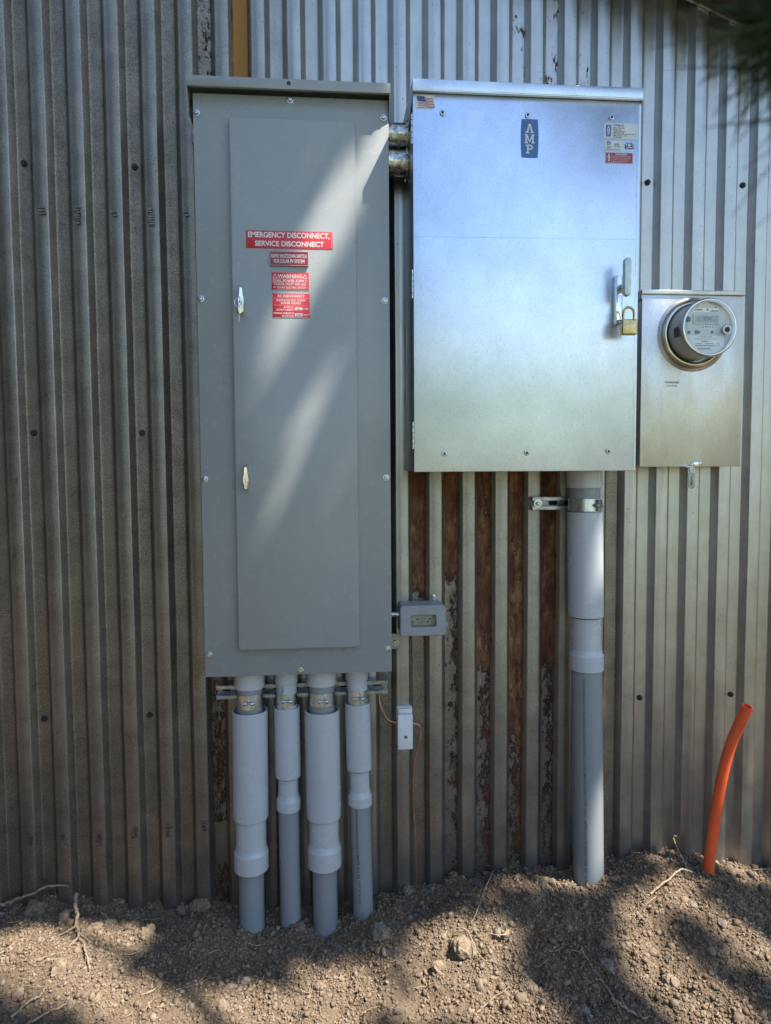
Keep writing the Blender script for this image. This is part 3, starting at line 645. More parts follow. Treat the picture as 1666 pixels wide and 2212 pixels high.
def serif_A(b, cx, z0, w, h, y):     # an A without its bar, with slab feet
    s = w * .20
    poly(b, [(cx - w * .40, z0), (cx - w * .40 + s, z0), (cx + s * .45, z0 + h), (cx - s * .60, z0 + h)], y, 0)
    poly(b, [(cx + w * .40 - s * 1.1, z0), (cx + w * .40, z0), (cx + s * .60, z0 + h), (cx - s * .3, z0 + h)], y - .0001, 0)
    for q in (-1, 1): poly(b, [(cx + q * w * .31 - w * .19, z0), (cx + q * w * .31 + w * .19, z0), (cx + q * w * .31 + w * .19, z0 + h * .13), (cx + q * w * .31 - w * .19, z0 + h * .13)], y - .0002, 0)
    poly(b, [(cx - w * .2, z0 + h * .9), (cx + w * .15, z0 + h * .9), (cx + w * .15, z0 + h), (cx - w * .2, z0 + h)], y - .0003, 0)
def serif_M(b, cx, z0, w, h, y):
    s = w * .17
    for q in (-1, 1):
        poly(b, [(cx + q * w * .34 - s * .5, z0), (cx + q * w * .34 + s * .5, z0), (cx + q * w * .34 + s * .5, z0 + h), (cx + q * w * .34 - s * .5, z0 + h)], y - .0001, 0)
        poly(b, [(cx + q * w * .34 - w * .17, z0), (cx + q * w * .34 + w * .17, z0), (cx + q * w * .34 + w * .17, z0 + h * .13), (cx + q * w * .34 - w * .17, z0 + h * .13)], y - .0002, 0)
        poly(b, [(cx + q * w * .38 - w * .14, z0 + h * .88), (cx + q * w * .38 + w * .11, z0 + h * .88), (cx + q * w * .38 + w * .11, z0 + h), (cx + q * w * .38 - w * .14, z0 + h)], y - .0003, 0)
    poly(b, [(cx - w * .40, z0 + h), (cx - w * .22, z0 + h), (cx + w * .06, z0 + h * .12), (cx - w * .06, z0 + h * .12)], y - .0004, 0)
    poly(b, [(cx + w * .22, z0 + h), (cx + w * .40, z0 + h), (cx + w * .06, z0 + h * .12), (cx - w * .06, z0 + h * .12)], y - .0005, 0)
def serif_P(b, cx, z0, w, h, y):
    s = w * .19; xl = cx - w * .30
    poly(b, [(xl, z0), (xl + s, z0), (xl + s, z0 + h), (xl, z0 + h)], y, 0)
    for zz in (0, h * .87): poly(b, [(xl - w * .12, z0 + zz), (xl + s + w * .12, z0 + zz), (xl + s + w * .12, z0 + zz + h * .13), (xl - w * .12, z0 + zz + h * .13)], y - .0001, 0)
    zc = z0 + h * .70; ro = h * .30; ri = h * .15; xo = xl + s + w * .12; n = 12; V = []
    for k in range(n + 1):
        a = -math.pi / 2 + math.pi * k / n; V.append((b.verts.new((xo + math.cos(a) * ro * 1.25, y - .0002, zc + math.sin(a) * ro)), b.verts.new((xo + math.cos(a) * ri * 1.2, y - .0002, zc + math.sin(a) * ri))))
    for p, q in zip(V, V[1:]): b.faces.new((p[0], q[0], q[1], p[1]))
    for sg in (-1, 1): poly(b, [(xl + s * .9, zc + sg * ri), (xo, zc + sg * ri), (xo, zc + sg * ro), (xl + s * .9, zc + sg * ro)], y - .0003, 0)
b = NB(); barrel(1.3660, 1.4140, 1.5580, 1.6565, b, FY - .0006, .0005); o = obj('emblem', b, M['blue'], cc); o['label'] = 'blue barrel-shaped emblem with white letters'
b = NB(); cx = 1.3900; t = FY - .0009; serif_A(b, cx, 1.6215, .0235, .0230, t); serif_M(b, cx, 1.5945, .0265, .0230, t); serif_P(b, cx, 1.5680, .0235, .0230, t); obj('lettering', b, M['sticker'], o)
o = label_part('rating_label', 1.5934, 1.6866, 1.6130, 1.6555, FY, cc, M['sticker'], None, .001, .0004, 'white rating label headed CT46-3L')
b = NB(); barrel(1.5990, 1.6135, 1.6200, 1.6500, b, FY - .0008, .0003); obj('emblem', b, M['blue'], o)
b = NB(); t2 = FY - .0012; cx = 1.6063; serif_A(b, cx, 1.6395, .0072, .0070, t2); serif_M(b, cx, 1.6312, .0080, .0070, t2); serif_P(b, cx, 1.6230, .0072, .0070, t2); obj('emblem_lettering', b, M['letterw'], o)
b = NB(); t = FY - .0007; text(b, 'CT46-3L', 1.6205, 1.6495, 1.6470, 1.6520, t, .03)
for k, (s, w) in enumerate((('ENCL TYPE 1/3R', .032), ('VOLTS  600', .022), ('SYSTEM  1PH 3W', .033), ('AMPS  400 - 600', .031), ('RMS SYM.AMPS 65,000 @ 600V', .060), ('100% RATED / HZ 60~', .042), ('115223-0001', .024))):
    text(b, s, 1.6188, 1.6188 + w, 1.6410 - k * .0040, 1.6437 - k * .0040, t, .03)
text(b, 'American Midwest Power  www.americanmidwestpower.com', 1.5960, 1.6800, 1.6142, 1.6153, t, .01); obj('lettering', b, M['letterk'], o)
o = label_part('approval_label', 1.5953, 1.6471, 1.5833, 1.6090, FY, cc, M['sticker'], None, .001, .0004, 'white label reading meter sockets')
b = NB(); V = []
for ro, ri in ((.0057, .0049), (.0042, .0037)):
    V = [(b.verts.new((1.6070 + ro * math.cos(a), t, 1.6030 + ro * math.sin(a))), b.verts.new((1.6070 + ri * math.cos(a), t, 1.6030 + ri * math.sin(a)))) for a in np.linspace(0, 2 * math.pi, 25)]
    for p, q in zip(V, V[1:]): b.faces.new((p[0], q[0], q[1], p[1]))
text(b, 'ETL', 1.6040, 1.6100, 1.6010, 1.6050, t - .0002, .03); text(b, 'Intertek', 1.6015, 1.6130, 1.5938, 1.5953, t, .01); text(b, '3183288', 1.6015, 1.6130, 1.5900, 1.5923, t, .01)
text(b, 'ETL LISTED', 1.6250, 1.6355, 1.6022, 1.6035, t, .01); text(b, 'METER', 1.6235, 1.6370, 1.5975, 1.6010, t, .01); text(b, 'SOCKETS', 1.6225, 1.6390, 1.5925, 1.5960, t, .01); text(b, 'CONFORMS TO UL STD 414', 1.6005, 1.6390, 1.5850, 1.5877, t, .01); obj('lettering', b, M['letterk'], o)
b = NB(); P = [(1.6643 + .0122 * math.cos(a), 1.5985 + .0060 * math.sin(a)) for a in np.linspace(0, 2 * math.pi, 33)[:-1]]; poly(b, P, FY - .0005, .0004)
poly(b, [(1.6520, 1.5895), (1.6768, 1.5895), (1.6768, 1.5935), (1.6730, 1.5958), (1.6560, 1.5958), (1.6520, 1.5935)], FY - .0006, .0004); o = obj('recycling_mark', b, M['letterk'], cc); o['label'] = 'small dark oval emblem with a ribbon under it'
b = NB(); P = [(1.6643 + .0042 * math.cos(a), 1.5990 + .0044 * math.sin(a)) for a in np.linspace(0, 2 * math.pi, 25)[:-1]]; poly(b, P, FY - .0009, 0)
for s in (-1, 1): P = [(1.6643 + s * .0078 + .0022 * math.cos(a), 1.5990 + .0022 * math.sin(a)) for a in np.linspace(0, 2 * math.pi, 17)[:-1]]; poly(b, P, FY - .0009, 0)
rect(b, 1.6550, 1.6740, 1.5910, 1.5935, FY - .0010, 0); obj('mark_inset', b, M['sticker'], o)
o = label_part('danger_label', 1.5989, 1.6753, 1.5500, 1.5790, FY, cc, M['dangerred'], M['sticker'], .0004, .0005, 'red danger label with a white lightning bolt', .0011)
b = NB(); t = FY - .0009; rect(b, 1.6160, 1.6170, 1.5515, 1.5778, t)
poly(b, [(1.6108, 1.5770), (1.6085, 1.5770), (1.6035, 1.5640), (1.6075, 1.5655), (1.6070, 1.5590), (1.6050, 1.5592), (1.6088, 1.5530), (1.6115, 1.5592), (1.6098, 1.5590), (1.6122, 1.5700), (1.6085, 1.5682)], t, 0)
text(b, 'DANGER', 1.6265, 1.6600, 1.5715, 1.5768, t, .03)
for k, (s, w) in enumerate((('HAZARD OF ELECTRICAL SHOCK', .049), ('OR BURN TURN OFF POWER', .049), ('SUPPLYING THIS EQUIPMENT', .044), ('BEFORE WORKING INSIDE', .039))): text(b, s, 1.6195, 1.6195 + w, 1.5672 - k * .0045, 1.5698 - k * .0045, t, .015)
obj('lettering', b, M['sticker'], o)

# padlock
pl = root('padlock', 'brass padlock hanging from the cabinet handle plate', 'padlock', (1.654, -.272, 1.1070))
b = NB(); box(b, 1.6325, 1.6740, -.2835, -.2640, 1.0872, 1.1275, .003, 3); bd_ = obj('body', b, M['brass'], pl, 35)
b = NB(); tube(b, spline([(1.6385, -.2735, 1.126), (1.6385, -.2735, 1.145), (1.6425, -.2735, 1.1555), (1.6530, -.2735, 1.1605), (1.6640, -.2735, 1.1555), (1.6680, -.2735, 1.145), (1.6680, -.2735, 1.126)], 8), .0034, 14); obj('shackle', b, M['brass'], pl, 60)
b = NB(); text(b, 'BRASS', 1.6420, 1.6645, 1.1125, 1.1165, -.2837, 0); obj('stamped_marks', b, M['washer'], bd_)

# ------------------------------------------------------------------ conduits between the two cabinets
def nipple(z, lab):
    r = root('pipe_nipple', lab, 'pipe', (1.03, -.10, z), 'steel pipe stubs between the cabinets'); rr = .0345
    b = NB(); lathe(b, [(rr, -.012), (rr, .062)], (1.020, -.10, z), 'X', 40); obj('pipe', b, M['pipe_old'], r, 60)
    b = NB(); P = []
    for rad, x in ((rr, 1.0712), (.0425, 1.0712), (.0425, 1.0762), (rr, 1.0762)): P.append((rad, x - 1.02))
    lathe(b, P, (1.020, -.10, z), 'X', 24)
    for k in range(6):
        a = k * math.pi / 3 + .3; box(b, 1.0713, 1.0758, -.105, -.095, z + .041, z + .047, .0005, 1, ((1.0735, -.10, z), a, 'X'))
    obj('locknut', b, M['pipe_old'], r, 35); return r
nipple(1.6655, 'upper steel pipe stub between the gray panel and the galvanized cabinet'); nipple(1.5915, 'lower steel pipe stub between the gray panel and the galvanized cabinet')

# ------------------------------------------------------------------ meter socket and meter
ms = root('meter_socket', 'small weathered aluminium meter box right of the big cabinet', 'meter box', (1.92, -.02, .734))
b = NB(); box(b, 1.7645, 2.0745, -.112, -.022, .736, 1.240, .0015); obj('enclosure', b, M['alum'], ms, 30)
b = NB(); box(b, 1.7640, 2.0750, -.1160, -.1122, .734, 1.2355, .0012); obj('front_cover', b, M['alum'], ms, 30)
b = NB(); box(b, 1.7610, 2.0775, -.1205, -.020, 1.2360, 1.2490, .002); box(b, 1.7610, 1.7625, -.118, -.03, 1.222, 1.236, .0003); obj('top_cap', b, M['alum'], ms, 30)
for cx in (1.7690, 2.0690):
    b = NB(); box(b, cx, cx + .0007, -.1163, -.1160, .737, 1.234); obj('cover_crease', b, M['galv_edge'], ms)
b = NB(); lathe(b, [(.1080, 0), (.1060, -.002), (.1000, -.0035), (.0985, -.006)], (1.919, -.1160, 1.121), 'Y', 64); obj('socket_flange', b, M['alum'], ms, 50)
b = NB(); rbox(b, 1.9285, 1.9545, -.1185, -.1162, .7365, .7475, .005, .0006); 
poly(b, [(1.9020, .7335), (1.9180, .7345), (1.9300, .7375), (1.9300, .7470), (1.9230, .7440), (1.9140, .7355)], -.1190, .0012); box(b, 1.9000, 1.9230, -.1280, -.1162, .7325, .7340, .0003); hl = obj('latch', b, M['chrome'], ms, 35)
b = NB(); lathe(b, [(.0042, 0), (.0040, -.002), (.0015, -.0028), (0, -.0028)], (1.9490, -.1186, .742), 'Y', 16); obj('rivet', b, M['bolt'], hl, 35)
b = NB(); t = -.1163; text(b, 'TYPE 3R ENCLOSURE', 1.8350, 1.8800, .9790, .9850, t, .03); text(b, 'CAUTION: LINE SIDE', 1.8410, 1.8740, .9700, .9745, t, 0); obj('stamped_lettering', b, M['letterk'], ms)
b = NB()
text(b, 'U', 1.8500, 1.8545, 1.0110, 1.0160, t, 0); rect(b, 1.8430, 1.8820, 1.0035, 1.0038, t, 0); rect(b, 1.8430, 1.8434, .989, 1.0300, t, 0); rect(b, 1.8430, 1.8800, .9960, .9963, t, 0); obj('scribed_marks', b, M['alum'], ms)
sl = root('seal_tag', 'clear plastic meter seal with green core under the meter box latch', 'seal', (1.918, -.127, .731))
b = NB(); rbox(b, 1.9090, 1.9290, -.1300, -.1255, .6690, .7160, .0095, .0012, 6); obj('capsule', b, M['clear2'], sl, 40)
b = NB(); rbox(b, 1.9155, 1.9215, -.1288, -.1266, .678, .706, .002, .0004); obj('green_core', b, simple('green_core', (.05, .16, .06), .5), sl, 35)
b = NB(); rbox(b, 1.9110, 1.9280, -.1290, -.1262, .7140, .7320, .006, .0006); tube(b, [(1.9195 + .0045 * math.cos(a), -.1300, .7240 + .0045 * math.sin(a)) for a in np.linspace(0, 2 * math.pi, 21)], .0010, 6, False); obj('seal_head', b, M['grip'], sl, 40)

mt = root('electric_meter', 'round clear-domed digital electric meter on the aluminium box', 'electric meter', (1.917, -.12, 1.121))
MX, MZ = 1.917, 1.1235
b = NB(); lathe(b, [(.0975, -.1190), (.0985, -.1215), (.0965, -.1285), (.0925, -.1330), (.0880, -.1335), (.0865, -.1300), (.0865, -.1180)], (1.919, 0, 1.121), 'Y', 72); obj('sealing_ring', b, galv_mat('polished_ring', (.66, .60, .50), .20, (1, 1, 1), .1), mt, 60)
b = NB(); lathe(b, [(.0862, -.1200), (.0862, -.1345), (.0830, -.1350)], (1.9185, 0, 1.1215), 'Y', 64); obj('gasket', b, M['black'], mt, 50)
b = NB(); lathe(b, [(.0795, -.1300), (.0785, -.1600), (.0750, -.1930), (.0745, -.1990)], (MX, 0, MZ), 'Y', 64); obj('barrel', b, M['darkbar'], mt, 50)
b = NB(); P = [(MX + .0748 * math.cos(a), MZ + .0748 * math.sin(a)) for a in np.linspace(0, 2 * math.pi, 65)[:-1]]; poly(b, P, -.1990, .002); fc = obj('dial_face', b, M['face'], mt)
b = NB(); lathe(b, [(.0838, -.1300), (.0826, -.1600), (.0812, -.1980), (.0798, -.2080), (.0770, -.2125), (.0735, -.2140), (.0700, -.2130), (.0400, -.2132), (0, -.2133)], (MX, 0, MZ), 'Y', 72); obj('glass_cover', b, M['clear'], mt, 75)
b = NB(); lathe(b, [(.0815, -.2030), (.0826, -.2060), (.0800, -.2115), (.0770, -.2137), (.0745, -.2125), (.0770, -.2100), (.0800, -.2040)], (MX, 0, MZ), 'Y', 72); obj('cover_rim', b, simple('clear_rim', (.62, .62, .60), .12, .85, .03, 20, 0, rv=.03), mt, 75)
u = .0748 / 350.0
def fx(px): return MX + (px - 1037) * u
def fz(py): return MZ - (py - 683) * u
def frect(b, x0, x1, y0, y1, y): rect(b, fx(x0), fx(x1), fz(y1), fz(y0), y, .0001)
b = NB(); rbox(b, fx(833), fx(1193), -.2035, -.1992, fz(633), fz(507), .001, .0008); dp = obj('display', b, M['face'], mt, 35)
b = NB(); frect(b, 850, 1178, 522, 618, -.2038); obj('lcd_screen', b, M['lcd'], dp)
b = NB(); text(b, '97747', fx(965), fx(1090), fz(595), fz(540), -.2042, .01); text(b, 'kWh', fx(1105), fx(1140), fz(600), fz(582), -.2042, 0); text(b, '01', fx(880), fx(925), fz(598), fz(560), -.2042, -.02); obj('digits', b, M['letterk'], dp)
b = NB(); frect(b, 838, 1188, 425, 478, -.1996); frect(b, 935, 1145, 650, 692, -.1996); P = [(fx(762), fz(780)), (fx(1265), fz(780)), (fx(1265), fz(905))] + [(MX + .0725 * math.cos(a), MZ + .0725 * math.sin(a)) for a in np.linspace(-.77, -2.30, 22)] + [(fx(762), fz(880))]
poly(b, P[::-1], -.1996, .0002); npl = obj('nameplate', b, M['facew'], mt)
b = NB(); t = -.1999
text(b, 'Q45241', fx(940), fx(1140), fz(685), fz(656), t, .01)
text(b, 'Type', fx(902), fx(930), fz(804), fz(792), t, 0); text(b, 'FOCUS  AXR', fx(940), fx(1098), fz(807), fz(786), t, .015); text(b, 'FORM 4S CL20 240V 3W 60Hz TA=2.5 Kh 0.6', fx(865), fx(1173), fz(833), fz(818), t, .01)
text(b, 'DMEA', fx(955), fx(1055), fz(864), fz(846), t, .03); text(b, 'TWACS    230323049', fx(877), fx(1128), fz(894), fz(878), t, .02)
def bars(x0, x1, y0, y1):
    x = x0
    while x < x1: w = random.choice((2, 3, 5)); frect(b, x, min(x + w, x1), y0, y1, t); x += w + random.choice((2, 3, 4))
bars(875, 1145, 905, 921); bars(908, 1083, 944, 960); bars(850, 962, 435, 458); bars(1072, 1180, 450, 472); frect(b, 1020, 1042, 432, 454, t)
text(b, 'landis  06/21/2021', fx(960), fx(1115), fz(972), fz(964), t, 0)
for x0, x1, y0, y1 in ((1168, 1206, 882, 885), (1168, 1206, 909, 912), (1168, 1171, 882, 912), (1203, 1206, 882, 912)): frect(b, x0, x1, y0, y1, t)
obj('lettering', b, M['letterk'], npl)
for cx, cz in ((785, 738), (1100, 735)):
    b = NB(); lathe(b, [(0, -.0022), (.0036, -.0022), (.0042, 0)], (fx(cx), -.1995, fz(cz)), 'Y', 16); obj('face_screw', b, M['black'], mt, 40)
b = NB(); box(b, fx(862), fx(910), -.2010, -.1995, fz(760), fz(716), .0003); box(b, fx(909), fx(937), -.2005, -.1995, fz(752), fz(726), .0003); obj('black_module', b, M['black'], mt, 40)
b = NB(); rbox(b, fx(710), fx(806), -.2003, -.1995, fz(606), fz(536), .006, .0003); obj('optical_port', b, M['black'], mt, 40)
for q in ((875, 897, 415, 405), (1130, 1155, 415, 405), (1277, 1288, 662, 630)):
    b = NB(); box(b, fx(q[0]), fx(q[1]), -.2003, -.1995, fz(q[2]), fz(q[3])); obj('face_slot', b, M['black'], mt, 40)
b = NB(); lathe(b, [(.0085, -.2135), (.0135, -.2140), (.0145, -.2175), (.0130, -.2195), (.0080, -.2190), (.0075, -.2160)], (fx(1258), 0, fz(718)), 'Y', 28)
for k in range(6): a = k * math.pi / 3; lathe(b, [(0, -.2205), (.0018, -.2205), (.0022, -.2180)], (fx(1258) + .0108 * math.cos(a), 0, fz(718) + .0108 * math.sin(a)), 'Y', 10)
kn = obj('reset_knob', b, simple('clear_knob', (.55, .56, .56), .15, .2, .03, 20, 0), mt, 40)
b = NB(); lathe(b, [(0, -.2165), (.0068, -.2165), (.0070, -.2150)], (fx(1258), 0, fz(718)), 'Y', 20); obj('knob_slot', b, M['black'], kn, 40)
for k in range(5):
    x = 862 + k * 55; b = NB(); box(b, fx(x), fx(x + 3), -.2012, -.1992, fz(400), fz(350)); box(b, fx(x + 3), fx(x + 45), -.2012, -.1992, fz(353), fz(350)); obj('face_rib', b, M['facew'], mt)
for k in range(4):
    y = 640 + k * 55; b = NB(); box(b, fx(692), fx(745), -.2012, -.1992, fz(y + 2), fz(y)); obj('face_rib', b, M['facew'], mt)
    y = 540 + k * 78; b = NB(); box(b, fx(1290), fx(1335), -.2012, -.1992, fz(y + 2), fz(y)); box(b, fx(1287), fx(1290), -.2012, -.1992, fz(y + 45), fz(y)); obj('face_rib', b, M['facew'], mt)
b = NB()
V = []
for k in range(7):
    a = R(196 - k * 3.2)
    V.append([b.verts.new((MX + .0833 * math.cos(a), y, MZ + .0833 * math.sin(a))) for y in (-.168, -.196)])
for p, q in zip(V, V[1:]): b.faces.new((p[0], q[0], q[1], p[1]))
obj('side_sticker', b, M['letterk'], mt)

# ------------------------------------------------------------------ conduits
def lerp(a, b, t): return a + (b - a) * t
def conduit(name, label, top, bot, segs, group, texts=None):
    """segs: (part name, material, [(radius, z)...]); the whole run leans from top to bot (x, y at their z)"""
    (xt, yt, zt), (xb, yb, zb) = top, bot
    def ax(z): t = (zt - z) / (zt - zb); return lerp(xt, xb, t), lerp(yt, yb, t)
    r = root(name, label, 'conduit', (xb, yb, zb), group)
    for pn, mat, prof in segs:
        b = NB(); rings = []; n = 56
        for rad, z in prof:
            cx, cy = ax(z); rings.append([b.verts.new((cx + rad * math.cos(2 * math.pi * k / n), cy + rad * math.sin(2 * math.pi * k / n), z)) for k in range(n)])
        for p, q in zip(rings, rings[1:]):
            for i in range(n): b.faces.new((p[i], p[(i + 1) % n], q[(i + 1) % n], q[i]))
        bmesh.ops.recalc_face_normals(b, faces=b.faces[:]); o = obj(pn, b, mat, r, 22)
    if texts:
        for s, z0, z1, ang, h, rad, mat in texts:
            v, f, a0, b0, c0, d0 = glyphs(s, .012); b = NB(); V = []
            for q in v:
                u_ = (q[0] - a0) / (b0 - a0); w_ = (q[1] - c0) / (d0 - c0); z = z0 + u_ * (z1 - z0) 
                sg = 1 if z1 < z0 else -1
                an = R(ang) + sg * (w_ - .5) * h / rad; cx, cy = ax(z); V.append(b.verts.new((cx + (rad + .0004) * math.cos(an), cy + (rad + .0004) * math.sin(an), z)))
            for p in f:
                try: b.faces.new([V[i] for i in p])
                except ValueError: pass
            obj('printed_text', b, mat, r)
    return r
PV, PD = M['pvc'], M['pvc_dark']
def run(name, label, xt, xb, yt, yb, zs, r_pipe, r_coup, r_sl, r_neck, r_bell, texts=None, ringgap=True):
    zc, zs1, zs0, zb1, zb0, zg = zs     # coupling bottom, sleeve top, sleeve bottom, bell top, bell bottom, ground
    top = (xt, yt, .16 if zc < .5 else .7225); bot = (xb, yb, zg - .10); zt = top[2]
    segs = [('coupling', PV, [(r_coup, zt), (r_coup, zc + .002), (r_coup - .001, zc), (r_pipe, zc)]),
            ('upper_pipe', PD if r_pipe > .034 else PV, [(r_pipe, zc + .01), (r_pipe, zs1 - .03)]),
            ('expansion_sleeve', PV, [(r_pipe + .002, zs1 - .04), (r_sl - .004, zs1 - .04), (r_sl - .004, zs1), (r_sl - .001, zs1 + .0005), (r_sl, zs1 - .001), (r_sl, zs0 + .002), (r_sl - .0012, zs0), (r_neck - .002, zs0)]),
            ('gap_ring', M['black'], [(r_sl - .006, zs0 + .001), (r_neck + .001, zs0 - .0035), (r_neck - .003, zs0 - .004)]) if ringgap else None,
            ('neck', PV, [(r_neck, zs0 + .01), (r_neck, zb1 - .006)]),
            ('bell', PV, [(r_neck - .001, zb1 + .001), (r_neck + .0012, zb1), (r_bell - .003, zb1 - .011), (r_bell, zb1 - .016), (r_bell, zb0 + .0015), (r_bell - .0012, zb0), (r_pipe, zb0)]),
            ('lower_pipe', PD, [(r_pipe, zb0 + .01), (r_pipe, zg - .10)])]
    return conduit(name, label, top, bot, [s for s in segs if s], 'gray plastic conduits rising from the dirt', texts)
GR = M['letterk']
run('conduit', 'thick gray conduit farthest left under the gray panel', .6140, .6075, -.1015, -.1015, (.1068, .0401, -.2777, -.364, -.4325, -.640), .0365, .0435, .0510, .0440, .0500, None, False)
run('conduit', 'thinner gray conduit second from the left under the gray panel', .7185, .7215, -.095, -.095, (.1164, .0437, -.1635, -.2164, -.2625, -.628), .0301, .0335, .0375, .0295, .0355, [('UTILITY DUCT', .11, .045, 250, .007, .0301, GR)])
run('conduit', 'thick gray conduit third from the left under the gray panel', .8205, .8250, -.1015, -.1015, (.1095, .034, -.2868, -.364, -.4345, -.645), .0365, .0435, .0510, .0440, .0500, None, False)
run('conduit', 'thinner printed gray conduit fourth from the left under the gray panel', .9225, .9390, -.095, -.100, (.118, .0489, -.1489, -.2135, -.2571, -.610), .0301, .0335, .0375, .0295, .0355,
    [('CONDUIT ABOVE GROUND AND UNDERGROUND', -.262, -.395, 245, .0062, .0301, GR), ('MADE IN USA', -.398, -.470, 246, .0085, .0301, GR), ('|||||| ||| || ||||||', -.476, -.545, 250, .007, .0301, GR)])
run('conduit', 'thickest gray conduit rising alone to the galvanized cabinet', 1.5985, 1.6285, -.1095, -.112, (.6733, .6022, .2926, .1932, .1314, -.600), .0453, .0515, .0518, .0440, .0508,
    [('NRTL UL 651 RIGID NONMETALLIC CONDUIT ABOVE GROUND AND UNDERGROUND', -.30, .115, 239, .0080, .0453, M['smudge']), ('ANTA 32 651 SIZE 3 1/2 NBF', -.53, -.315, 240, .0080, .0453, M['smudge'])])

# strut channels and clamps
def strut(x0, x1, zc, label, h=.0205):
    r = root('strut_channel', label, 'strut', ((x0 + x1) / 2, -.045, zc)); b = NB(); t = .0026
    yb, yf = -.0265, -.066
    box(b, x0, x1, yb - t, yb, zc - h, zc + h)
    for s in (-1, 1):
        a, c_ = sorted((zc + s * h, zc + s * (h - t))); box(b, x0, x1, yf, yb - t - .0001, a, c_, .0006, 1)
        a, c_ = sorted((zc + s * (h - t - .0001), zc + s * (h - .0095))); box(b, x0, x1, yf, yf + t, a, c_, .0008, 1)
        a, c_ = sorted((zc + s * (h - .0095), zc + s * (h - .0095 - t * .8))); box(b, x0, x1, yf, yf + .008, a, c_, .0005, 1)
    obj('channel', b, M['strut'], r, 30)
    n = int((x1 - x0) / .05)
    for k in range(n):
        cx = x0 + .025 + k * .05; b = NB(); rbox(b, cx - .014, cx + .014, yb - t - .0008, yb - t - .0001, zc - .007, zc + .007, .0069, .0002); obj('slot', b, M['black'], r, 40)  # black ovals laid on the plate, the dark of open slots put in colour
    return r
strut(.5125, 1.0180, .0815, 'slotted steel strut running behind the four conduits')
st2 = strut(1.4560, 1.6745, .6265, 'short slotted steel strut behind the lone conduit', .0195)
b = NB(); lathe(b, [(.0125, 0), (.0125, -.002), (.006, -.0022), (.0062, -.006), (.004, -.0085), (0, -.009)], (1.4720, -.0665, .6265), 'Y', 24); obj('bolt', b, M['bolt'], st2, 35)
def clamp(x, y, z0, z1, r, gapang, label):
    rt_ = root('pipe_clamp', label, 'clamp', (x, y, (z0 + z1) / 2), 'zinc pipe clamps'); zc = (z0 + z1) / 2; n = 40; t = .0016
    for side in (-1, 1):
        b = NB(); g0 = R(gapang) + side * (.012 / r) * .5; g1 = R(90); rings = []
        a1 = g0 + side * (math.pi - abs(R(gapang + 90)) * side * (1) - .35)
        for k in range(n + 1):
            a = lerp(g0, a1, k / n); row = []
            for rad, z in ((r, z0), (r, z1), (r + t, z1), (r + t, z0)): row.append(b.verts.new((x + rad * math.cos(a), y + rad * math.sin(a), z)))
            rings.append(row)
        for p, q in zip(rings, rings[1:]):
            for i in range(4): b.faces.new((p[i], p[(i + 1) % 4], q[(i + 1) % 4], q[i]))
        # outward ear
        a = g0; c_ = Vector((x + r * math.cos(a), y + r * math.sin(a), 0)); d = Vector((math.cos(R(gapang)), math.sin(R(gapang)), 0)); s = Vector((-math.sin(R(gapang)), math.cos(R(gapang)), 0)) * side
        e0 = [c_ + s * 0, c_ + s * t, c_ + d * .014 + s * t, c_ + d * .014]; lo = [b.verts.new((p.x, p.y, z0 + .002)) for p in e0]; hi = [b.verts.new((p.x, p.y, z1 - .002)) for p in e0]
        for i in range(4): b.faces.new((lo[i], lo[(i + 1) % 4], hi[(i + 1) % 4], hi[i]))
        b.faces.new(lo[::-1]); b.faces.new(hi); bmesh.ops.recalc_face_normals(b, faces=b.faces[:]); obj('strap', b, M['zinc'], rt_, 35)
    d = Vector((math.cos(R(gapang)), math.sin(R(gapang)), 0)); s = Vector((-d.y, d.x, 0)); c_ = Vector((x, y, zc)) + d * (r + .008)
    b = NB(); tube(b, [c_ - s * .017, c_ + s * .017], .0028, 10); tube(b, [c_ - s * .0125, c_ - s * .0075], .0055, 6); tube(b, [c_ + s * .0075, c_ + s * .0135], .0062, 12); obj('clamp_bolt', b, M['bolt'], rt_, 35)
clamp(.6140, -.1015, .051, .0919, .0370, 272, 'zinc clamp on the leftmost conduit, first of four in a row')
clamp(.7180, -.095, .0533, .0863, .0306, 275, 'zinc clamp on the second conduit from the left')
clamp(.8210, -.1015, .0519, .089, .0370, 275, 'zinc clamp on the third conduit from the left')
clamp(.9240, -.095, .0516, .089, .0306, 275, 'zinc clamp on the fourth conduit, rightmost under the gray panel')
clamp(1.6005, -.1095, .6064, .6420, .0460, 297, 'wide zinc clamp holding the lone thick conduit below the cabinet')

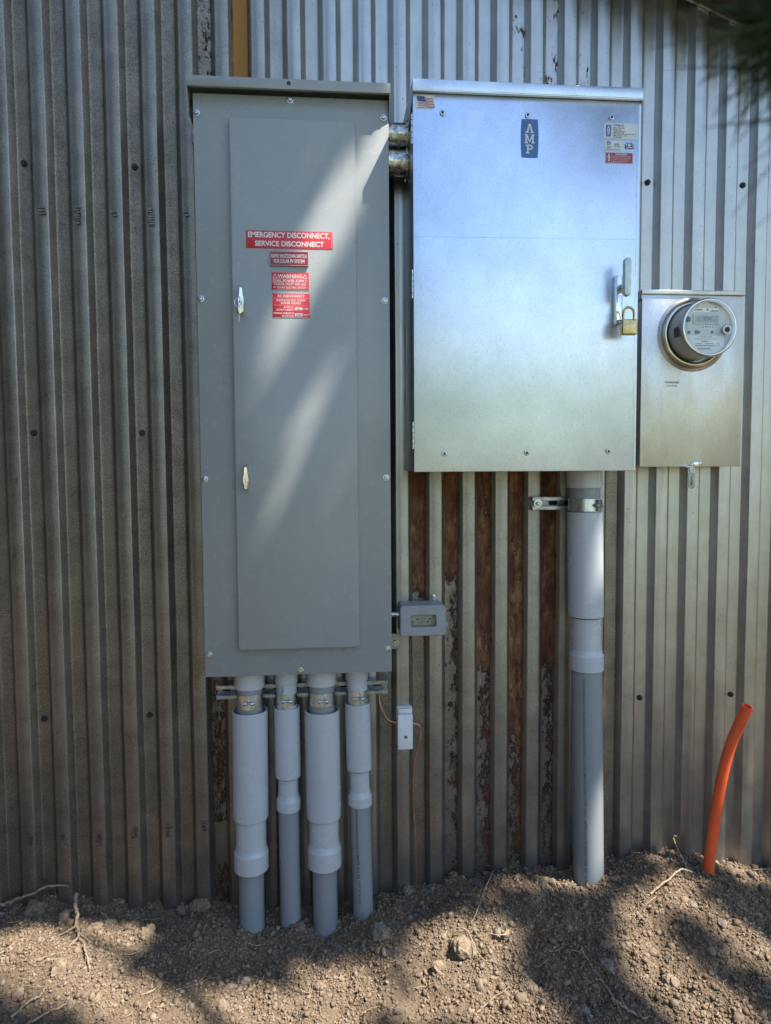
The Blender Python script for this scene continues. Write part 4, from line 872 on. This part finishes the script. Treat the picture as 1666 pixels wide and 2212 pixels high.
# ------------------------------------------------------------------ outlet box, bonding box, wire, orange tube
ob_ = root('outlet_box', 'gray weatherproof outlet box with clear window beside the gray panel', 'outlet', (1.115, -.025, .285))
b = NB(); rbox(b, 1.0520, 1.1835, -.085, -.0255, .2455, .3330, .008, .002); obj('back_box', b, M['gfci'], ob_, 35)
def frame_plate(x0, x1, z0, z1, wx0, wx1, wz0, wz1, y0, y1, r, wr):
    b = NB(); seg = 6
    def ring(x0, x1, z0, z1, r, y):
        P = []
        for cx, cz, a0 in ((x1 - r, z1 - r, 0), (x0 + r, z1 - r, 90), (x0 + r, z0 + r, 180), (x1 - r, z0 + r, 270)):
            for k in range(seg + 1): a = R(a0 + 90 * k / seg); P.append(b.verts.new((cx + r * math.cos(a), y, cz + r * math.sin(a))))
        return P
    e = .002
    rs = [ring(x0, x1, z0, z1, r, y1), ring(x0, x1, z0, z1, r, y0 + e), ring(x0 + e, x1 - e, z0 + e, z1 - e, r - e, y0), ring(wx0 - e, wx1 + e, wz0 - e, wz1 + e, wr + e, y0), ring(wx0, wx1, wz0, wz1, wr, y0 + e), ring(wx0, wx1, wz0, wz1, wr, y1)]
    for p, q in zip(rs, rs[1:]):
        n = len(p)
        for i in range(n): b.faces.new((p[i], p[(i + 1) % n], q[(i + 1) % n], q[i]))
    bmesh.ops.recalc_face_normals(b, faces=b.faces[:]); return b
cv = obj('cover', frame_plate(1.0515, 1.1860, .2430, .3335, 1.0820, 1.1575, .2695, .3045, -.106, -.0855, .010, .006), M['gfci'], ob_, 35)
b = NB(); tube(b, spline([(1.062, -.1063, .3275), (1.09, -.1063, .3225), (1.12, -.1063, .3212), (1.15, -.1063, .3225), (1.176, -.1063, .3275)], 6), .0005, 6); tube(b, spline([(1.062, -.1063, .2490), (1.09, -.1063, .2540), (1.12, -.1063, .2553), (1.15, -.1063, .2540), (1.176, -.1063, .2490)], 6), .0005, 6)
text(b, 'WHILE IN USE', 1.1655, 1.1690, .262, .312, -.1063, 0, -1); text(b, 'EXTRA DUTY', 1.1705, 1.1750, .262, .312, -.1063, 0, -1); obj('embossing', b, M['gfci_face'], cv)
b = NB(); rect(b, 1.0800, 1.1595, .2675, .3065, -.0990, .001); obj('window_pane', b, M['clear2'], cv)
b = NB(); rbox(b, 1.083, 1.1470, -.0920, -.0860, .2715, .3030, .002, .001); rc_ = obj('receptacle', b, M['gfci_face'], ob_, 35)
b = NB(); t = -.0924
for cx in (1.0905, 1.1350):
    rect(b, cx - .005, cx + .004, .2830, .2850, t); rect(b, cx - .0015, cx + .0005, .2770, .2840, t)
for cx in (1.1040, 1.1475 - .006): P = [(cx + .0032 * math.cos(a), .2905 + .0034 * math.sin(a)) for a in np.linspace(0, 2 * math.pi, 17)[:-1]]; poly(b, P, t, 0)
text(b, 'TEST', 1.0885, 1.0955, .2975, .2990, t, 0); text(b, 'RESET', 1.1320, 1.1390, .2975, .2990, t, 0); obj('sockets', b, M['black'], rc_)
b = NB(); rbox(b, 1.1105, 1.1178, -.0945, -.0921, .2800, .2965, .0005, .0004); rbox(b, 1.1188, 1.1262, -.0945, -.0921, .2800, .2965, .0005, .0004); obj('test_buttons', b, M['gfci'], rc_, 35)
b = NB()
for z in (.3100, .2975, .2810, .2685): box(b, 1.0500, 1.0530, -.0935, -.0900, z - .002, z + .0025, .0003)
obj('hinge_knuckles', b, M['black'], ob_)
b = NB(); rbox(b, 1.1565, 1.1680, -.0300, -.0262, .3300, .3520, .0055, .0008); er = obj('mounting_ear', b, M['bolt'], ob_, 35)
b = NB(); lathe(b, [(.0046, 0), (.0044, -.0025), (.002, -.0035), (0, -.0035)], (1.1620, -.0301, .3460), 'Y', 16); obj('ear_screw', b, M['bolt'], er, 35)
b = NB(); rbox(b, 1.1835, 1.1945, -.0920, -.0850, .2650, .2790, .003, .001); rbox(b, 1.1550, 1.1680, -.0920, -.0850, .2370, .2440, .002, .001); lathe(b, [(0, -.1), (.008, -.1), (.0085, -.098), (.0085, -.085)], (1.181, 0, .251), 'Y', 20); obj('latch_tab', b, M['gfci'], ob_, 35)
b = NB(); tube(b, [(1.0150, -.060, .300), (1.0400, -.060, .300), (1.0530, -.060, .300)], [.0085, .0085, .0115], 20); obj('pipe_connector', b, M['bolt'], ob_, 45)

bb = root('bonding_box', 'white plastic grounding connector box on a wall rib', 'ground box', (1.0705, -.025, -.055))
b = NB(); rbox(b, 1.0465, 1.0935, -.0420, -.0250, -.1090, .0110, .004, .001); obj('base', b, M['whitep'], bb, 35)
b = NB(); rbox(b, 1.0475, 1.0925, -.0640, -.0425, -.1125, -.0050, .0035, .0015); box(b, 1.0485, 1.0915, -.0630, -.0425, -.0055, .0095, .003, 2, ((1.07, -.05, -.005), R(-14), 'X')); obj('cover', b, M['whitep'], bb, 35)
b = NB(); lathe(b, [(.0050, 0), (.0050, -.0015), (.0044, -.0022), (.0020, -.0022), (.0016, -.0008), (0, -.0008)], (1.0715, -.0641, -.0735), 'Y', 20); obj('screw', b, M['bolt'], bb, 35)
b = NB(); tube(b, spline([(.9936, -.032, .060), (.9950, -.032, .030), (.9990, -.033, .0128), (1.0158, -.034, -.0238), (1.0320, -.034, -.036), (1.0500, -.034, -.0400)], 8), .0023, 8)
tube(b, spline([(1.0920, -.034, -.0435), (1.1010, -.034, -.0445), (1.1153, -.033, -.0507), (1.1210, -.032, -.0680), (1.1195, -.031, -.0958), (1.1035, -.029, -.1678), (1.0974, -.028, -.2449), (1.0990, -.028, -.320), (1.1035, -.028, -.3919), (1.1050, -.028, -.480), (1.1070, -.030, -.60)], 8), .0023, 8)
tag(obj('copper_wire', b, M['copper'], None, 60, (1.107, -.03, -.57)), 'bare copper ground wire passing the white box down into the dirt', 'wire')
ow = root('orange_conduit', 'bright orange plastic pipe stub curving up out of the dirt', 'pipe', (2.0, -.12, -.55))
cpts = spline([(1.992, -.118, -.66), (2.0009, -.12, -.5157), (2.0168, -.121, -.3622), (2.0310, -.128, -.2297), (2.0460, -.147, -.1085), (2.0670, -.195, .0300)], 8)
b = NB(); tube(b, cpts, .0162, 24, False); inn = list(cpts[-12:]); tube(b, inn, .0125, 24, False)
e = cpts[-1]; d = (cpts[-1] - cpts[-2]).normalized(); s = d.cross(Vector((0, 1, 0))).normalized(); s2 = d.cross(s)
V = [(b.verts.new(e + (s * math.cos(a) + s2 * math.sin(a)) * .0162), b.verts.new(e + (s * math.cos(a) + s2 * math.sin(a)) * .0125)) for a in np.linspace(0, 2 * math.pi, 33)]
for p, q in zip(V, V[1:]): b.faces.new((p[0], q[0], q[1], p[1]))
obj('pipe', b, M['orange'], ow, 60)

# ------------------------------------------------------------------ stones and twigs
def stone(x, y, r, seed, label, mat='rock', flat=.75, grp='stones lying in the dug dirt'):
    v, f = ico(4); q = np.random.default_rng(seed); v = v * np.array([1.1, .9, flat])
    for k, (am, fr) in enumerate(((.26, 1.3), (.14, 3.1), (.07, 7), (.035, 15))):
        o_ = q.uniform(0, 50, 2); n = fbm(v[:, 0] * fr + o_[0] + v[:, 2] * fr * .7, v[:, 1] * fr + o_[1] - v[:, 2] * fr * .9, 2, seed % 90) - .4
        if mat == 'rock' and k == 0: n = np.round(n * 5) / 5 * .6 + n * .5
        v = v * (1 + am * 3.2 * n)[:, None]
    a = q.uniform(0, 6.28); c_, s_ = math.cos(a), math.sin(a); v = v @ np.array([[c_, -s_, 0], [s_, c_, 0], [0, 0, 1]]) * r
    z = float(ground_fine(x, y)) + r * .28 * flat
    return tag(obj('stone' if mat == 'rock' else 'dirt_clod', (v + np.array([x, y, z]), f), M[mat], None, 28, (x, y, z)), label, 'stone' if mat == 'rock' else 'dirt clod', grp if mat == 'rock' else 'large clods of earth')
def gp(px, py):
    """ground point of the photo pixel, found once by marching the sight line"""
    d = ax_f + ax_r * ((px - 833) / 1496) + ax_u * ((1106 - py) / 1496); t = 1.0
    while t < 4:
        p = CAM + d * t
        if p.z < float(ground_z(p.x, p.y)): break
        t += .004
    return p
STONES = [(822, 2023, .034, 'rock', 'flat gray stone in the dirt right of the fourth conduit'), (1000, 2055, .042, 'clodbig', 'big sunlit clod of earth in the middle foreground'), (948, 2100, .022, 'clodbig', 'clod of earth beside the big sunlit clod'),
    (722, 1998, .017, 'rock', 'small pointed stone at the foot of the third conduit'), (648, 2015, .019, 'rock', 'round stone below the second conduit'), (596, 2062, .012, 'rock', 'pale little stone below the first conduit'),
    (877, 1909, .022, 'rock', 'tan stone against the wall beside the copper wire'), (1034, 1915, .02, 'rock', 'brown stone near the wall left of the tall dirt mound'), (1076, 2022, .018, 'rock', 'round dark stone above the big sunlit clod'),
    (1308, 2056, .019, 'rock', 'smooth oval stone in shade at lower right'), (1310, 2110, .024, 'rock', 'largest shaded oval stone at lower right'), (1150, 2140, .02, 'clodbig', 'clod at the lower edge of the central shade'),
    (1497, 1953, .015, 'rock', 'stone low on the mound below the orange pipe'), (1450, 2130, .022, 'clodbig', 'clod with a dark hollow on the sunny slope'), (1560, 2000, .016, 'rock', 'small stone on the far right slope'),
    (75, 1975, .036, 'clodbig', 'large clod at the left edge under the branch'), (140, 1985, .028, 'clodbig', 'clod beside the broken root at left'), (212, 2008, .022, 'clodbig', 'sunlit clod right of the root'), (318, 2020, .026, 'clodbig', 'rounded clod in half shade right of the root'), (128, 2100, .03, 'clodbig', 'sunlit clod with deep shadow at lower left'),
    (672, 1925, .014, 'rock', 'stone lying near the base of the wall behind the conduits'), (665, 1935, .03, 'clodbig', 'dark clod at the wall left of the conduits') , (405, 1920, .02, 'clodbig', 'clod lodged against the wall at left'), (530, 2125, .016, 'rock', 'stone at the edge of the bottom left sun patch'), (480, 2180, .02, 'clodbig', 'clod in the bottom left sun patch'), (690, 2140, .018, 'clodbig', 'clod crowning the small middle sun patch'), (1120, 1905, .018, 'clodbig', 'clod atop the sunlit mound by the wall'), (1240, 1870, .02, 'clodbig', 'clod against the lone thick conduit'), (40, 2150, .02, 'clodbig', 'clod in shade at the lower left corner'), (1265, 2190, .017, 'rock', 'brown stone on the bottom edge at right'), (860, 2190, .013, 'rock', 'small stone on the bottom edge near the middle')]
for i, (px, py, r, k, lab) in enumerate(STONES):
    p = gp(px, py)
    if i == 21: p = gp(440, 1935)
    if i == 20: p = Vector((.80, -.05, 0))
    r *= .82
    stone(p.x, min(p.y, -.035 if r < .025 else -.05), r, 100 + i * 7, lab, k, .75 if k == 'rock' else .85)
def twig(pts, r0, r1, label, up=.008, branch=()):
    P = []
    for i, (px, py, *lift) in enumerate(pts):
        p = gp(px, py); l = lift[0] if lift else 0; y = min(p.y, -.034); P.append(Vector((p.x, y, float(ground_fine(p.x, y)) + up + l)))
    o = P[0].copy(); q = spline(P, 7); n = len(q)
    q = [p + Vector((random.gauss(0, r0 * .35), random.gauss(0, r0 * .35), random.gauss(0, r0 * .25))) for p in q]
    b = NB(); tube(b, q, [lerp(r0, r1, i / (n - 1)) for i in range(n)], 8)
    for (k, dx, dy, dz) in branch:
        s = q[int(k * (n - 1))]; tube(b, spline([s, s + Vector((dx * .5, dy * .5, dz * .7)), s + Vector((dx, dy, dz))], 5), [lerp(r0 * .6, r1 * .5, j / 10) for j in range(11)], 6)
    return tag(obj('twig', b, M['twig'], None, 60, tuple(o)), label, 'twig', 'twigs lying on the dirt')
twig([(-20, 1960, .02), (20, 1950, .02), (70, 1944, .03), (120, 1940, .04), (172, 1921, .055)], .0055, .003, 'long dead branch leaning along the wall foot at far left', .012)
twig([(165, 1978, .05), (166, 1998, .025), (170, 2030), (185, 2060), (192, 2100)], .0065, .0015, 'upright broken root with stringy ends in the left sun patch', .01, ((.4, -.05, -.03, -.01), (.5, .05, -.04, -.005), (.55, -.03, -.07, 0)))
twig([(25, 2200), (60, 2180), (90, 2160), (97, 2152)], .004, .002, 'short straight twig at the lower left', .006)
twig([(60, 2215), (110, 2190), (155, 2165)], .0035, .002, 'twig lying in shade on the bottom left', .006)
twig([(1405, 1940), (1440, 1918, .012), (1470, 1902, .02), (1495, 1897, .012)], .0035, .0022, 'curved twig bridging the sunlit crest below the orange pipe', .01)
twig([(1440, 1825, .05), (1455, 1845, .04), (1470, 1865, .02), (1485, 1885)], .003, .0018, 'crooked twig standing against the wall left of the orange pipe', .006)
twig([(1255, 2070), (1290, 2120), (1325, 2170), (1350, 2212)], .0028, .0012, 'long thin twig running down the shade at lower right', .008, ((.45, -.02, -.01, .01),))
twig([(1320, 2170), (1350, 2190), (1385, 2205), (1430, 2205)], .004, .002, 'curved brown twig low on the right', .006)
twig([(1065, 1910, .03), (1045, 1950, .02), (1030, 1985, .008), (1012, 2015)], .0018, .001, 'pale straw stalk leaning above the big sunlit clod', .005)
twig([(985, 2035, .03), (1010, 2042, .03), (1030, 2070, .01), (1045, 2095)], .0018, .001, 'hooked rootlet draped over the big sunlit clod', .012)
twig([(640, 2112), (655, 2080), (650, 2050), (665, 2010), (690, 1995)], .0013, .0008, 'thin curved root below the second conduit', .006)
twig([(690, 1995), (715, 2030), (745, 2055), (790, 2080)], .0013, .0008, 'thin root trailing right from the third conduit', .006)
twig([(1250, 1788, .09), (1262, 1806, .06), (1275, 1826, .02)], .0012, .0008, 'thin straw leaning beside the lone thick conduit', .006)
twig([(1030, 2200), (1065, 2165), (1100, 2140)], .0016, .001, 'pale stalk in the lower middle sun patch', .006)
twig([(380, 2150), (420, 2138), (465, 2120), (500, 2150)], .0014, .0008, 'forked straw at the bottom left sun patch', .006)

# ------------------------------------------------------------------ trees (they shade the wall and show in the bare metal)
e1 = Vector((SUN.y, -SUN.x, 0)).normalized(); e2 = SUN.cross(e1)
E1 = np.array(e1); E2 = np.array(e2); S_ = np.array(SUN)
gaps = []                                             # openings cut in the crown along sun rays to the wanted sun patches
def gap(p, r): p = np.array(p); gaps.append((p @ E1, p @ E2, r))
for px, py, r in ((40, 2050, .07), (120, 2040, .08), (200, 2040, .07), (270, 2030, .045), (90, 2110, .09), (180, 2110, .07), (20, 2130, .05),
                  (330, 2200, .07), (420, 2185, .055), (500, 2205, .07), (600, 2200, .06), (700, 2215, .06), (260, 2170, .05), (740, 2135, .06), (690, 2130, .035), (790, 2140, .04), (550, 2165, .035),
                  (960, 2070, .07), (1000, 2045, .085), (1025, 2045, .07), (1040, 2075, .05), (940, 2100, .05), (1000, 2150, .06), (1060, 2190, .07), (1120, 2215, .05), (1090, 1925, .035), (1125, 1935, .02), (1200, 1915, .015), (900, 2190, .03),
                  (1440, 1915, .035), (1400, 1950, .033), (1475, 1905, .03), (1385, 2000, .038), (1400, 2060, .045), (1440, 2110, .05), (1490, 2160, .05), (1530, 2200, .06), (1500, 1960, .028), (1580, 2010, .03), (1620, 2050, .045), (1655, 2070, .04), (1605, 1895, .028), (1645, 1905, .022)):
    gap(gp(px, py), r)
def wallpt(px, py, Y):
    d = ax_f + ax_r * ((px - 833) / 1496) + ax_u * ((1106 - py) / 1496); return CAM + d * ((Y - CAM.y) / d.y)
for px, py, Y, r in ((826, 300, -.17, .026), (806, 345, -.17, .026), (775, 400, -.19, .026), (745, 445, -.19, .026), (705, 490, -.19, .028), (668, 570, -.19, .016), (640, 650, -.19, .010), (600, 760, -.19, .004), (700, 820, -.19, .001), (640, 960, -.19, .003), (590, 1100, -.19, .003),
                     (1298, 1195, -.15, .026), (1296, 1760, -.15, .028), (1298, 1840, -.15, .026), (1592, 1740, -.03, .030), (1592, 1800, -.03, .032), (1592, 1860, -.03, .034), (1578, 1630, -.14, .030), (1440, 628, -.1, .022), (1320, 1500, -.03, .012)):
    gap(wallpt(px, py, Y), r)
gaps = np.array(gaps)
ptree = root('pine_tree', 'pine tree whose dark blurred bough hangs in the top right corner', 'tree', (4.9, -3.4, -.7))
def leaves(cen, ax0, ax1, nrm=None):
    n = len(cen); Rm = rand_rot(n); q = np.array([[-1, -.35, 0], [.2, -1, 0], [1, .1, 0], [-.1, 1, 0]])
    sz = rng.uniform(.7, 1.3, (n, 1, 1)); V = np.einsum('nij,nkj->nki', Rm, (q * np.array([ax0, ax1, 1]))[None] * sz) + cen[:, None, :]
    return V.reshape(-1, 3), np.arange(n * 4).reshape(n, 4)
# crown: unseen slab of foliage shaped for the shade, holes where sun should fall
N_ = 62000; A = rng.uniform(-1.42, 1.35, N_); B = rng.uniform(-1.55, 2.8, N_); T = rng.uniform(6.6, 8.6, N_)
d2 = np.min(np.hypot(A[:, None] - gaps[None, :, 0], B[:, None] - gaps[None, :, 1]) - gaps[None, :, 2], axis=1)
keep = d2 > .028 + .012 * rng.random(N_)
cen = A[:, None] * E1 + B[:, None] * E2 + (T[:, None]) * S_
cen = cen[keep]; obj('crown', leaves(cen, .052, .022), M['leaf'], ptree)
b = NB(); tube(b, spline([(4.9, -3.4, -.9), (4.85, -3.35, 1.5), (4.7, -3.2, 4), (4.4, -3.0, 6.5), (4.2, -2.9, 8.2)], 6), [lerp(.19, .05, i / 24) for i in range(25)], 14); obj('trunk', b, M['bark'], ptree, 60)
for P in ([(4.75, -3.25, 3.6), (4.0, -2.6, 4.4), (3.2, -2.0, 4.9), (2.2, -1.4, 5.4)], [(4.6, -3.1, 4.8), (4.4, -1.93, 5.65), (3.5, -1.3, 6.2), (2.6, -.9, 6.8)], [(4.8, -3.3, 2.0), (3.4, -2.6, 2.35), (2.1, -1.95, 1.75), (1.12, -1.84, 1.00)]):
    b = NB(); q = spline(P, 8); tube(b, q, [lerp(.05, .006, i / (len(q) - 1)) for i in range(len(q))], 8); obj('limb', b, M['bark'], ptree, 60)
def needles(n, cen, rad, ln, w, bias):
    V = []; F = []
    for i in range(n):
        c_ = Vector(cen) + Vector([random.gauss(0, rad) for _ in range(3)]); d = (Vector([random.gauss(0, 1) for _ in range(3)]).normalized() * .8 + Vector(bias)).normalized(); l = random.uniform(*ln); s = d.cross(Vector((random.random(), random.random(), random.random()))).normalized() * w; s2 = d.cross(s)
        k = len(V); V += [tuple(c_ + s), tuple(c_ - s * .5 + s2 * .87), tuple(c_ - s * .5 - s2 * .87), tuple(c_ + d * l + s * .3), tuple(c_ + d * l - s * .2 + s2 * .3), tuple(c_ + d * l - s * .2 - s2 * .3)]
        for q in range(3): F.append((k + q, k + (q + 1) % 3, k + 3 + (q + 1) % 3, k + 3 + q))
    return V, F
VV, FF = [], []
for cen, n, rad, ln, w, bias in (((1.044, -1.845, .908), 1500, .014, (.02, .045), .0007, (-.35, 0, -.05)), ((1.028, -1.85, .893), 320, .008, (.015, .035), .0007, (-.6, 0, -.1)), ((1.030, -1.85, .862), 14, .008, (.02, .04), .0005, (-.5, 0, -.5)), ((1.028, -1.85, .835), 7, .006, (.02, .03), .0005, (-.4, 0, -.8))):
    V, F = needles(n, cen, rad, ln, w, bias); o_ = len(VV); VV += V; FF += [tuple(i + o_ for i in f) for f in F]
obj('needle_bough', (VV, FF), M['leaf'], ptree)

def bgtree(x, y, h, w, label, n=2600, kind='leaf2', low=.12):
    z0 = float(ground_z(x, y)); r = root('tree', label, 'tree', (x, y, z0), 'trees of the yard behind the camera')
    b = NB(); tube(b, [(x, y, z0 - .2), (x + .05, y, z0 + h * .5), (x, y, z0 + h * .9)], [w * .07, w * .05, w * .015], 10); obj('trunk', b, M['bark'], r, 60)
    u_ = rng.random(n); zz = low + (1 - low) * u_; prof_ = np.sin(np.clip((1 - zz) * 1.25, 0, 1) * np.pi / 2) ** .8
    a = rng.uniform(0, 2 * np.pi, n); lump = .75 + .35 * vnoise(a * 1.6 + x, zz * 5 + y, 5); rr = w * .5 * prof_ * lump * rng.random(n) ** .35
    cen = np.stack([x + rr * np.cos(a), y + rr * np.sin(a), z0 + zz * h], -1); obj('crown', leaves(cen, .16 + h * .012, .07 + h * .006), M[kind], r)
bgtree(-3.4, -3.6, 6.5, 3.4, 'tall dark tree nearest the wall on the far left behind the camera', 5200, 'leaf', .03); bgtree(-2.4, -6.4, 6.8, 3.6, 'second tall dark tree on the left behind the camera', 5200, 'leaf', .03); bgtree(-4.6, -1.3, 6.5, 3.0, 'tall dark tree standing closest to the wall line at far left', 5200, 'leaf', .03)
bgtree(.4, -16, 2.4, 3.6, 'low round tree directly behind the camera', 2000); bgtree(4.6, -19, 2.6, 4.4, 'low broad tree far behind the camera', 2000); bgtree(10.6, -18, 2.9, 4.4, 'low tree behind the camera to the right', 2000); bgtree(7.2, -2.2, 4.2, 2.6, 'tree to the right of the wall, level with the camera', 3000, 'leaf', .03)
